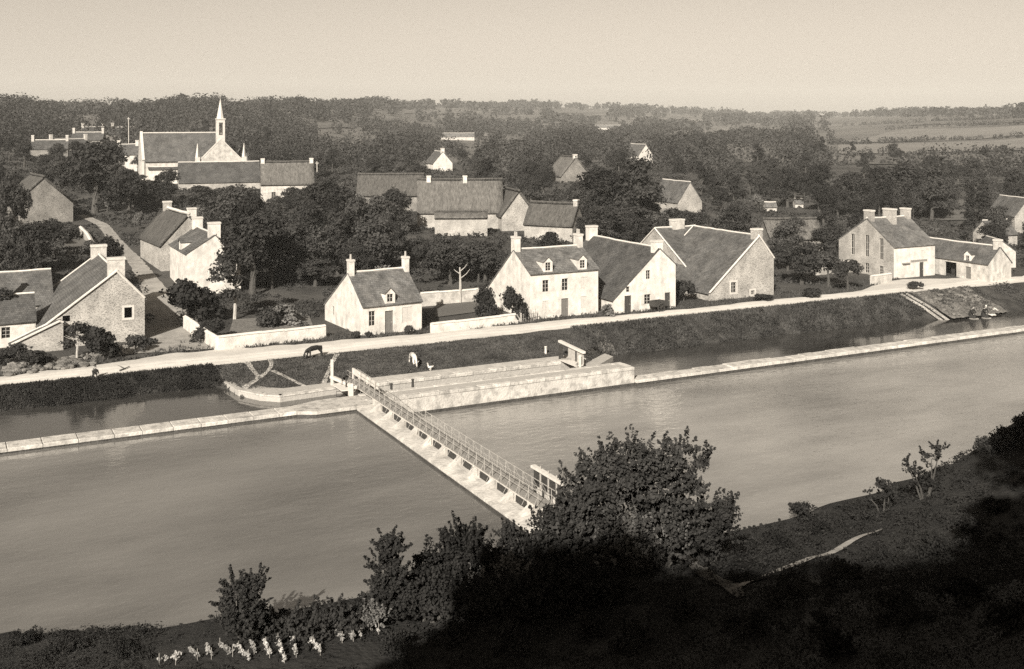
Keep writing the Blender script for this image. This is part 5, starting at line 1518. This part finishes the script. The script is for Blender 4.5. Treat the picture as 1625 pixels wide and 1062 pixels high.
near_tree('dark_scrub', 'dark scrub mound between the tall shrub and the broad bush', 660, 985, [(650, 945, 30, 24), (690, 950, 36, 26), (640, 965, 30, 20), (735, 960, 45, 22)], 330, 36, .08, (.2, .4), 'leaf_near', 'bush', seed=32)
near_tree('dark_scrub', 'dark scrub below the thicket in the middle of the hillside', 850, 985, [(830, 945, 50, 24), (880, 940, 50, 26), (940, 950, 50, 26), (790, 960, 40, 22)], 420, 36, .08, (.22, .42), 'leaf_near', 'bush', seed=33)
near_tree('spindly_shrub', 'spindly shrub with open branches on the right-hand slope edge', 1468, 790, [(1450, 752, 16, 14), (1480, 730, 18, 12), (1490, 715, 12, 8), (1462, 765, 20, 14), (1440, 738, 8, 10)], 60, 24, .075, (.12, .26), 'leaf_near', 'bush', seed=34)
near_tree('spindly_shrub', 'smaller spindly shrub lower on the right-hand slope edge', 1402, 812, [(1400, 775, 18, 12), (1410, 788, 22, 12), (1378, 788, 6, 12)], 50, 24, .075, (.12, .24), 'leaf_near', 'bush', seed=35)

# undergrowth: leafy ground cover over the slope
def undergrowth():
    rd = np.random.default_rng(40)
    out = []
    n = 15000
    px = rd.uniform(-60, 1690, n); d = rd.uniform(17, 88, n)
    X = (px - CX) / FPX * d
    s = X * CY + d * SY; t = -X * SY + d * CY
    nb = bank_t(s) - t
    z = south(s, t)
    py = YH + FPX * (ZC - z) / d
    ok = (nb > .25) & (py < 1110)
    dp = np.min(np.linalg.norm(np.stack([s, t], -1)[:, None] - PATHPTS[None], axis=2), axis=1)
    # finer distance to the path lines
    for a, b in list(zip(path_a[:-1], path_a[1:])) + list(zip(path_b[:-1], path_b[1:])):
        a = np.array(a); b = np.array(b); ab = b - a
        u = np.clip(((s - a[0]) * ab[0] + (t - a[1]) * ab[1]) / (ab @ ab), 0, 1)
        dp = np.minimum(dp, np.hypot(s - a[0] - u * ab[0], t - a[1] - u * ab[1]))
    ok &= dp > .32
    garden = (px > 240) & (px < 610) & (py > 985) & (rd.random(n) < .8)
    ok &= ~garden
    strip = (px > 1150) & (py < 860) & (rd.random(n) < .5)
    ok &= ~strip
    k0 = np.where(ok)[0]
    lush = np.clip(.55 + .45 * np.sin(s * .45 + 1.3) * np.sin(t * .55), .15, 1)
    lush = np.where(px > 1150, lush * .7, lush) * np.clip(nb / 2.5, .12, 1)
    per = 26
    k = np.repeat(k0, per)
    e = rd.normal(0, 1, (len(k), 3)); e /= np.linalg.norm(e, axis=1, keepdims=True)
    e[:, 2] = np.abs(e[:, 2])
    R_ = (.22 + .5 * lush)[k] * np.clip(nb[k] / 1.2, .3, 1)
    P = np.stack([s[k], t[k], z[k] - .05], -1) + e * np.stack([R_, R_, R_ * 1.15], -1) * (rd.random(len(k)) ** .4)[:, None]
    Q = leaves(P, e + np.array([0, 0, .3]), np.clip(d[k] * .0013, .03, .1), rd, .8, .55)
    print('undergrowth quads', len(Q))
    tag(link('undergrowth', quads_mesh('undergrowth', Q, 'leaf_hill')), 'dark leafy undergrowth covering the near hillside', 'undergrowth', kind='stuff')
undergrowth()

scrub = [(1225, 880, 34, 22), (1300, 845, 40, 20), (1350, 815, 36, 20), (1420, 850, 46, 30), (1505, 790, 52, 30), (1545, 760, 56, 34), (1590, 720, 60, 36), (1620, 700, 56, 34), (1480, 880, 60, 34), (1560, 860, 66, 40), (1250, 960, 60, 36),
         (1340, 930, 60, 36), (1430, 985, 70, 44), (1530, 960, 76, 46), (1610, 1000, 80, 50), (1180, 1010, 64, 40), (1080, 985, 60, 36), (1010, 1030, 66, 40), (930, 1010, 60, 40), (820, 1030, 64, 40), (720, 1020, 60, 36), (640, 1035, 54, 34), (1320, 1040, 76, 44), (100, 1040, 60, 26), (190, 1035, 50, 22), (40, 1020, 50, 20)]
rs_ = random.Random(9)
scrub += [(rs_.uniform(1180, 1640), rs_.uniform(800, 1050), rs_.uniform(30, 80), rs_.uniform(14, 34)) for _ in range(14)]
scrub = [q for q in scrub if not (q[1] < 1000 - (q[0] - 1100) * .42 and q[0] > 1150 and q[1] > 955 - (q[0] - 1150) * .5)]
scrub.sort()
ORDS = ORD + ['twenty-' + q for q in ORD0[4:9]] + ['thirtieth'] + ['thirty-' + q for q in ORD0[:9]] + ['fortieth'] + ['forty-' + q for q in ORD0[:9]]
for k, (x, y, w, h) in enumerate(scrub):
    s, t = near_at(x, y); d = float(camc(s, t)[0])
    plant(['scrub', 'scrub2'][k % 2], s, t, float(south(s, t)) - .1, h * d / FPX / 1.5 * 1.1, w * d / FPX / 4.0 * 1.5, f'{ORDS[k]} ragged bush from the left in the dark scrub of the near slope', 'ragged bushes on the near slope', name='scrub_bush', cat='bush')
# unseen trees added along the crest around the viewpoint to shade the slope
rg = random.Random(5); ng = 0; GP = []
while ng < 36:
    s = rg.uniform(-40, 68); t = rg.uniform(-14, 10)
    if -42 < s < -13 or any(math.hypot(s - a, t - b) < 4.5 for a, b in GP): continue
    d, X = camc(s, t); d = float(d); X = float(X)
    if math.hypot(s, t) < 9 or (d > -6 and abs(X) < .62 * max(d, 0) + 8): continue
    GP.append((s, t)); k = rg.uniform(1.6, 2.4)
    plant(rg.choice(['oak', 'elm', 'elm2', 'oak2']), s, t, float(south(s, t)), k, k * .9, 'unseen tree added on the hill crest to shade the near slope', 'unseen trees added on the hill crest for shade')
    ng += 1

# pale crop rows by the water
rows = [((262, 1052), (280, 1046)), ((285, 1056), (280, 1044)), ((312, 1052), (304, 1040)), ((334, 1050), (328, 1034)), ((360, 1044), (350, 1028)), ((388, 1050), (378, 1030)), ((408, 1040), (398, 1020)),
        ((432, 1044), (420, 1020)), ((458, 1048), (438, 1012)), ((476, 1040), (462, 1010)), ((500, 1040), (484, 1018)), ((538, 1020), (530, 1008)), ((558, 1016), (548, 1002)), ((578, 1012), (570, 1000)), ((598, 1006), (586, 992))]
for i, (p, q) in enumerate(rows):
    a = Vector((*near_at(*p), 0)); b = Vector((*near_at(*q), 0))
    if (b - a).length > 3: b = a + (b - a).normalized() * 3
    a = a + Vector((random.uniform(-.25, .25), random.uniform(-.2, .2), 0)); b = a + (b - a) * random.uniform(.7, 1.35)
    n = 12; lob = []
    z = float(south(a.x, a.y))
    e = tag(empty('crop_row', (a.x, a.y, z)), f'{ORD[i]} pale leafy crop row from the left in the riverside garden', 'crop row', 'pale crop rows in the riverside garden')
    L = (b - a).length
    for j in range(max(4, int(L / .16))):
        c = (b - a) * (j / max(2, int(L / .16) - 1)); lob.append((c.x, c.y, .16, .07, .07, .16))
    link('foliage', quads_mesh('foliage', crown_quads(lob, len(lob) * 4, 12, .045, (.04, .09), rng), 'leaf_very_pale'), parent=e)
    for j in range(0, len(lob), 5):
        MB().tube([(lob[j][0], lob[j][1], -.1), (lob[j][0], lob[j][1], .5)], .02, 4).build('stake', 'weathered_timber', e)

# ------------------------------------------------------------------ grass on the far bank and lock green
def tufts(name, label, n, fs, ft, cond, hh, mat, seed, ww=.035, blades=5):
    rd = np.random.default_rng(seed)
    s = rd.uniform(*fs, n); t = rd.uniform(*ft, n)
    ok = cond(s, t, rd); s, t = s[ok], t[ok]
    z = ter(s, t)
    k = np.repeat(np.arange(len(s)), blades)
    c = np.stack([s[k] + rd.normal(0, .09, len(k)), t[k] + rd.normal(0, .09, len(k)), z[k] - .03], -1)
    a = rd.uniform(0, 6.28, len(k)); h = rd.uniform(hh[0], hh[1], len(k)); w = ww * rd.uniform(.7, 1.6, len(k))
    u = np.stack([np.cos(a), np.sin(a), 0 * a], -1) * w[:, None]
    lean = np.stack([rd.normal(0, .35, len(k)) * h, rd.normal(0, .35, len(k)) * h, h], -1)
    Q = np.stack([c - u, c + u, c + u * .25 + lean, c - u * .25 + lean], 1)
    tag(link(name, quads_mesh(name, Q, mat)), label, 'grass', kind='stuff')
inview = lambda s, t: (s * SY + t * CY) > 0
tufts('bank_grass', 'long dark grass on the channel bank below the road', 7000, (-2, 21.8), (98.2, 102.3), lambda s, t, r: r.random(len(s)) < .9, (.06, .26), 'grass_dark', 51, .045)
tufts('bank_grass', 'long grass on the steep bank right of the lock', 12000, (60, 110), (97.8, 102.4), lambda s, t, r: r.random(len(s)) < .9, (.06, .28), 'grass_blade', 52, .045)
def bank_weeds(name, label, n, s0, s1, t0, t1, mat, seed):
    rd = np.random.default_rng(seed)
    s = rd.uniform(s0, s1, n); t = t0 + (t1 - t0) * rd.random(n) ** 1.3
    ok = (np.sin(s * .8 + 1) * np.sin(s * .27) + .5 * np.sin(s * 2.1 + t)) > -.35
    s, t = s[ok], t[ok]; z = ter(s, t); per = 18
    k = np.repeat(np.arange(len(s)), per)
    e = rd.normal(0, 1, (len(k), 3)); e /= np.linalg.norm(e, axis=1, keepdims=True); e[:, 2] = np.abs(e[:, 2])
    R_ = rd.uniform(.15, .5, len(s))[k]
    P = np.stack([s[k], t[k], z[k] - .05], -1) + e * np.stack([R_ * 1.3, R_, R_], -1) * (rd.random(len(k)) ** .4)[:, None]
    Q = leaves(P, e + np.array([0, 0, .3]), .09, rd, .8, .6)
    tag(link(name, quads_mesh(name, Q, mat)), label, 'weeds', kind='stuff')
bank_weeds('bank_weeds', 'rank dark weeds along the channel edge at left', 900, -2, 22, 98.0, 101.6, 'leaf_hill', 55)
bank_weeds('bank_weeds', 'rank weeds on the bank right of the lock', 1900, 60, 109, 97.7, 101.8, 'leaf', 56)
bank_weeds('slip_weeds', 'weeds growing between the stones of the slipway', 800, 109.5, 128, 95.6, 102, 'leaf_mid', 57)
tufts('green_grass', 'short grazed grass on the lock green', 16000, (22, 61), (93.6, 101.6), lambda s, t, r: r.random(len(s)) < .8, (.05, .16), 'grass_blade', 53, .05)
tufts('verge_grass', 'weedy grass along the inner edge of the road', 12000, (0, 118), (105.6, 113), lambda s, t, r: (t > np.interp(s, rs, eN) + .1) & (r.random(len(s)) < np.exp(-(t - np.interp(s, rs, eN)) * .8)), (.08, .4), 'grass_blade', 54, .05)

def hedge(label, pts, seed, hh=3.0):
    rd = np.random.default_rng(seed); P_ = []
    for (a, b) in zip(pts[:-1], pts[1:]):
        A = np.array(at(*a)); B = np.array(at(*b)); n = int(np.linalg.norm(B - A) / 2.2)
        P_ += [A + (B - A) * (i / n) + rd.normal(0, .8, 2) for i in range(n) if rd.random() < .8]
    P_ = np.array(P_); k = np.repeat(np.arange(len(P_)), 30)
    hs = rd.uniform(.4, 1.3, len(P_)) * hh
    e = rd.normal(0, 1, (len(k), 3)); e /= np.linalg.norm(e, axis=1, keepdims=True)
    Q = np.stack([P_[k, 0] + e[:, 0] * hs[k] * .5, P_[k, 1] + e[:, 1] * hs[k] * .5, ter(P_[k, 0], P_[k, 1]) + hs[k] * (.5 + e[:, 2] * .5)], -1)
    o = link('field_hedge', quads_mesh('field_hedge', leaves(Q, e, .55, rd, .5, .8), 'far_leaf'))
    tag(o, label, 'hedge')
hedge('dark hedge along the lower edge of the lowest field at right', [(1310, 262), (1480, 262), (1640, 262)], 71, 3.5)
hedge('dark hedge between the two pale fields at right', [(1315, 230), (1480, 224), (1640, 217)], 72, 3.2)
hedge('hedge below the second pale field at right', [(1325, 248), (1500, 246), (1640, 243)], 73, 3.2)
hedge('thin hedge along the upper field below the right skyline', [(1400, 207), (1520, 200), (1640, 197)], 74, 3.5)
hedge('faint hedge just under the right skyline', [(1340, 200), (1480, 193), (1640, 188)], 75, 4)

def ground_cover():                                 # brambles, vegetables and weeds between the village trees
    rd = np.random.default_rng(60)
    n = 16000
    px = rd.uniform(-40, 1665, n); d = np.exp(rd.uniform(np.log(118), np.log(340), n))
    X = (px - CX) / FPX * d
    s = X * CY + d * SY; t = -X * SY + d * CY
    z = ter(s, t); py = YH + FPX * (ZC - z) / d
    ok = (t > 108.5)
    LP = np.array(lane)
    dl = np.full(n, 99.)
    for a, b in zip(LP[:-1], LP[1:]):
        ab = b - a; u = np.clip(((s - a[0]) * ab[0] + (t - a[1]) * ab[1]) / (ab @ ab), 0, 1)
        dl = np.minimum(dl, np.hypot(s - a[0] - u * ab[0], t - a[1] - u * ab[1]))
    ok &= dl > 1.5
    for (a, b, c, e_) in [(35, 47, 106, 120.5), (57, 68, 106, 121), (67, 78.5, 105, 124), (79, 95, 107, 128), (106, 136, 100, 124), (25, 35, 136, 167), (5, 20, 112, 133), (-20, 13, 114, 136)]:
        ok &= ~((s > a) & (s < b) & (t > c) & (t < e_))
    for c in [((690, 505), (770, 478))]:
        ok &= ~((px > 685) & (px < 770) & (py > 478))
    clump = np.sin(s * .31 + 2) * np.sin(t * .27) + .4 * np.sin(s * .83) * np.sin(t * .7)
    ok &= clump > -.5
    k0 = np.where(ok)[0]; per = 20; k = np.repeat(k0, per)
    e = rd.normal(0, 1, (len(k), 3)); e /= np.linalg.norm(e, axis=1, keepdims=True); e[:, 2] = np.abs(e[:, 2])
    R_ = (.35 + .5 * np.clip(clump + .4, 0, 1.4))[k]
    P = np.stack([s[k], t[k], z[k] - .05], -1) + e * np.stack([R_ * 1.4, R_ * 1.4, R_ * 1.1], -1) * (rd.random(len(k)) ** .4)[:, None]
    Q = leaves(P, e + np.array([0, 0, .4]), np.clip(d[k] * .0011, .1, .3), rd, .7, .7)
    tag(link('ground_cover', quads_mesh('ground_cover', Q, 'far_leaf')), 'brambles, weeds and vegetables between the village trees', 'ground cover', kind='stuff')
ground_cover()

# ------------------------------------------------------------------ animals, people, cart
def skinned(name, joints, edges, mat, parent, root=0, sub=2):
    me = bpy.data.meshes.new(name)
    me.from_pydata([j[:3] for j in joints], edges, [])
    me.materials.append(MATS[mat])
    o = bpy.data.objects.new(name, me); COL.objects.link(o); o.parent = parent
    md = o.modifiers.new('skin', 'SKIN'); md.use_smooth_shade = True
    for i, j in enumerate(joints):
        r = j[3]; me.skin_vertices[0].data[i].radius = (r, r) if not hasattr(r, '__len__') else r
    me.skin_vertices[0].data[root].use_root = True
    sd = o.modifiers.new('sub', 'SUBSURF'); sd.levels = sub; sd.render_levels = sub
    return o

def cow(loc, rz, label, mat, sc=1.0):
    e = tag(empty('cow', loc, rz), label, 'cow'); e.scale = (sc,) * 3
    J = [(0, 0, 1.08, (.27, .33)), (.42, 0, 1.08, (.26, .34)), (.8, 0, 1.12, (.22, .3)), (-.42, 0, 1.1, (.27, .31)), (-.82, 0, 1.16, (.22, .26)),
         (1.12, 0, 1.0, (.14, .19)), (1.4, 0, .66, (.11, .14)), (1.52, 0, .38, (.11, .12)), (1.62, 0, .14, (.08, .09)),
         (.78, .19, .72, .12), (.74, .19, .40, .07), (.78, .19, .03, .065), (.78, -.19, .72, .12), (.9, -.19, .40, .07), (.98, -.19, .03, .065),
         (-.78, .19, .78, .15), (-.96, .19, .46, .08), (-.9, .19, .03, .065), (-.78, -.19, .78, .15), (-1.08, -.19, .48, .08), (-1.12, -.19, .03, .065),
         (-1.08, 0, 1.2, .04), (-1.16, 0, .7, .03)]
    E_ = [(0, 1), (1, 2), (0, 3), (3, 4), (2, 5), (5, 6), (6, 7), (7, 8), (2, 9), (9, 10), (10, 11), (2, 12), (12, 13), (13, 14), (4, 15), (15, 16), (16, 17), (4, 18), (18, 19), (19, 20), (4, 21), (21, 22)]
    skinned('body', J, E_, mat, e)
    for sg_ in (-1, 1):
        MB().tube([(1.42, sg_ * .08, .6), (1.45, sg_ * .24, .68), (1.5, sg_ * .26, .8)], [.035, .025, .008], 6).build('horn', 'pale_timber', e)
        MB().tube([(1.38, sg_ * .1, .52), (1.36, sg_ * .24, .5), (1.35, sg_ * .3, .46)], [.03, .05, .01], 6).build('ear', mat, e)
    return e
s, t = onz(499, 567, 0)
cow((s, t, ter1(s, t) + .04), R(200), 'black cow grazing with lowered head at the road edge', 'cow_black', .8)
s, t = onz(656, 574, -.2)
cow((s, t, ter1(s, t) + .02), R(262), 'white patched cow grazing head-on on the lock green', 'cow_white', .82)

s, t = onz(683, 583, -.4)
go = tag(empty('goose', (s, t, ter1(s, t)), R(200)), 'white goose on the grass right of the patched cow', 'goose')
skinned('body', [(0, 0, .34, (.16, .15)), (.22, 0, .38, (.11, .1)), (-.25, 0, .36, (.1, .07)), (-.42, 0, .4, .03), (.3, 0, .58, .045), (.31, 0, .74, .04), (.4, 0, .78, .05), (.02, .08, .15, .025), (.04, .08, .0, .03), (.02, -.08, .15, .025), (.04, -.08, .0, .03)],
        [(0, 1), (0, 2), (2, 3), (1, 4), (4, 5), (5, 6), (0, 7), (7, 8), (0, 9), (9, 10)], 'goose_white', go)
MB().tube([(.43, 0, .78), (.53, 0, .75)], [.03, .012], 6).build('beak', 'terracotta', go)

def person(loc, rz, label, pose, dress, cap, sc=1.0):
    e = tag(empty('person', loc, rz), label, 'person'); e.scale = (sc,) * 3
    if pose == 'kneel':        # kneeling, leaning over the water
        J = [(0, 0, .42, (.15, .13)), (.14, 0, .68, (.14, .11)), (.3, 0, .9, (.17, .11)), (.36, 0, 1.0, .055), (.43, 0, 1.12, (.09, .1)), (.46, 0, 1.2, (.08, .085)),
             (.3, .2, .9, .065), (.42, .24, .66, .05), (.58, .18, .46, .04), (.66, .16, .42, .035), (.3, -.2, .9, .065), (.44, -.24, .64, .05), (.6, -.18, .44, .04), (.68, -.16, .4, .035),
             (.05, .11, .36, .1), (.4, .12, .1, .075), (.0, .12, .07, .055), (-.12, .12, .05, .04), (.05, -.11, .36, .1), (.4, -.12, .1, .075), (.0, -.12, .07, .055), (-.12, -.12, .05, .04)]
        skirt = [(-.05, .55, .2, .2), (0.05, .3, .42, .3), (.1, .02, .52, .36)]
        torso = [(0, 0, .45), (.14, 0, .68), (.31, 0, .92)]; head = (.44, 0, 1.16)
    else:                      # sitting on the bank edge, leaning forward
        J = [(0, 0, .12, (.15, .13)), (.04, 0, .4, (.14, .11)), (.08, 0, .62, (.17, .11)), (.11, 0, .72, .055), (.15, 0, .84, (.085, .1)), (.17, 0, .92, (.075, .08)),
             (.08, .2, .6, .06), (.2, .24, .38, .05), (.38, .16, .3, .04), (.45, .12, .28, .035), (.08, -.2, .6, .06), (.2, -.24, .38, .05), (.38, -.16, .3, .04), (.45, -.12, .28, .035),
             (.1, .1, .12, .1), (.45, .11, .2, .075), (.52, .1, -.18, .055), (.62, .1, -.22, .04), (.1, -.1, .12, .1), (.45, -.11, .2, .075), (.52, -.1, -.18, .055), (.62, -.1, -.22, .04)]
        skirt = [(0, .3, .18, .17), (.08, .15, .3, .22), (.2, .0, .36, .25)]
        torso = [(0, 0, .14), (.04, 0, .4), (.09, 0, .63)]; head = (.15, 0, .88)
    E_ = [(0, 1), (1, 2), (2, 3), (3, 4), (4, 5), (2, 6), (6, 7), (7, 8), (8, 9), (2, 10), (10, 11), (11, 12), (12, 13), (0, 14), (14, 15), (15, 16), (16, 17), (0, 18), (18, 19), (19, 20), (20, 21)]
    skinned('body', J, E_, 'skin', e)
    m = MB(); vs_, fs_ = [], []; n = 12
    for (cx_, z, rx, ry) in skirt:
        for k in range(n):
            a = 2 * math.pi * k / n; w = 1 + .06 * math.sin(3 * a)
            vs_.append((cx_ + .12 + math.cos(a) * rx * w, math.sin(a) * ry * w, z))
    for i in range(2):
        for k in range(n): fs_.append((i * n + k, i * n + (k + 1) % n, (i + 1) * n + (k + 1) % n, (i + 1) * n + k))
    m.add(vs_, fs_).build('skirt', dress, e, smooth=True)
    m = MB(); m.tube(torso, [.19, .18, .2], 12); m.tube([torso[2], (torso[2][0] + .05, 0, torso[2][2] + .09)], [.2, .08], 12)
    for sg_ in (-1, 1):
        a, b, c = (J[6], J[7], J[8]) if sg_ > 0 else (J[10], J[11], J[12])
        m.tube([a[:3], b[:3], c[:3]], [.085, .07, .055], 8)
    m.build('bodice', dress, e, smooth=True)
    hx, hy, hz = head
    m = MB(); m.tube([(hx - .03, 0, hz - .04), (hx - .03, 0, hz + .06), (hx - .01, 0, hz + .14)], [.105, .115, .06], 10); m.build('cap', cap, e, smooth=True)
    for sg_ in (-1, 1):
        MB().tube([(hx + .075, sg_ * .035, hz + .0), (hx + .09, sg_ * .035, hz + .0)], [.014, .008], 6).build('eye', 'near_black', e)
    MB().tube([(hx + .08, 0, hz - .0), (hx + .115, 0, hz - .04)], [.012, .018], 6).build('nose', 'skin', e)
    return e
s, t = onz(150, 599, 0)
person((s, t, .05), R(-70), 'small figure in dark clothes sitting at the road edge on the left', 'sit', 'dark_cloth', 'charcoal_cloth', 1.0)
for (x, y, lab, cap) in [(1540, 503, 'left of two washerwomen kneeling at the water below the slipway', 'charcoal_cloth'), (1560, 502, 'right of two washerwomen kneeling at the water below the slipway', 'white_cloth')]:
    s, t = onz(x, y, -2.2)
    person((s, t, -2.25), R(-95), lab, 'kneel', 'dark_cloth', cap, 1.15)
    bx_ = tag(empty('washing_stone', (s, t - .95, -2.45)), 'flat washing stone under the ' + lab.split(' kneeling')[0], 'stone')
    MB().prism([(-.4, .1, 0), (.4, .05, 0), (.45, .9, 0), (-.38, .85, 0)], (0, 0, .18)).build('slab', 'rubble', bx_)
for k, (x, y, w) in enumerate([(1575, 494, 1.3), (1583, 486, 1.6)]):
    s, t = onz(x, y, -1.6 + k * .3)
    l_ = tag(empty('laundry', (s, t, max(ter1(s, t), -2.5 + (t - 94) * .33) + .1), R(20)), ['white linen spread on stones beside the right washerwoman', 'white linen spread higher on the slipway stones'][k], 'linen')
    vs_, fs_ = [], []
    for i in range(7):
        for j in range(4):
            vs_.append((i * w / 6, j * .28 + .06 * math.sin(i), .22 * j / 3 + random.uniform(0, .1)))
    for i in range(6):
        for j in range(3): fs_.append((i * 4 + j, i * 4 + j + 1, (i + 1) * 4 + j + 1, (i + 1) * 4 + j))
    MB().add(vs_, fs_).build('sheet', 'white_cloth', l_, smooth=True)

s, t = onz(1043, 494, 0)
ca = tag(empty('cart', (s, t, 0), R(8)), 'small dark cart parked before the white gabled house', 'cart')
MB().box(-.8, .8, -.5, .5, .62, .72).build('floor', 'dark_timber', ca)
for y in (-.5, .44): MB().box(-.8, .8, y, y + .06, .72, 1.25).build('side_board', 'dark_timber', ca)
for x in (-.8, .74): MB().box(x, x + .06, -.44, .44, .72, 1.25).build('end_board', 'dark_timber', ca)
for y in (-.45, .4): MB().tube([(.8, y, .68), (2.3, y, .35)], .045, 6).build('shaft', 'dark_timber', ca)
MB().tube([(0, -.72, .5), (0, .72, .5)], .05, 6).build('axle', 'dark_timber', ca)
for y in (-.68, .68):
    m = MB(); n = 20
    for k in range(n):
        a, b = 2 * math.pi * k / n, 2 * math.pi * (k + 1) / n
        m.tube([(math.cos(a) * .5, y, .5 + math.sin(a) * .5), (math.cos(b) * .5, y, .5 + math.sin(b) * .5)], .045, 4, cap=False)
    w_ = m.build('wheel', 'dark_timber', ca)
    m = MB()
    for k in range(8):
        a = 2 * math.pi * k / 8; m.tube([(0, y, .5), (math.cos(a) * .48, y, .5 + math.sin(a) * .48)], .025, 4)
    m.build('spokes', 'dark_timber', w_)
lg = tag(empty('fallen_branch', (*onz(190, 590, 0), .06)), 'fallen branch lying on the road near the seated figure', 'branch')
MB().tube([(0, 0, .05), (.6, .5, .1), (1.0, 1.2, .08)], [.07, .05, .03], 6).build('limb', 'bark', lg)
MB().tube([(.5, .4, .08), (.2, .9, .2), (.0, 1.2, .25)], [.04, .03, .015], 5).build('twig', 'bark', lg)

# ------------------------------------------------------------------ haze
HAZE = 1
if HAZE:
    m = bpy.data.materials.new('air_haze'); m.use_nodes = True
    n = m.node_tree; n.nodes.clear()
    o_ = n.nodes.new('ShaderNodeOutputMaterial'); v_ = n.nodes.new('ShaderNodeVolumePrincipled')
    v_.inputs['Color'].default_value = (0.98, 0.95, 0.89, 1); v_.inputs['Density'].default_value = 0.00020
    v_.inputs['Anisotropy'].default_value = 0.0
    n.links.new(v_.outputs[0], o_.inputs['Volume'])
    MATS['air_haze'] = m
    tag(MB().box(-3200, 4700, -800, 4500, -30, 150).build('haze', 'air_haze'), 'thin pale haze in the air over the valley', 'haze', kind='stuff')
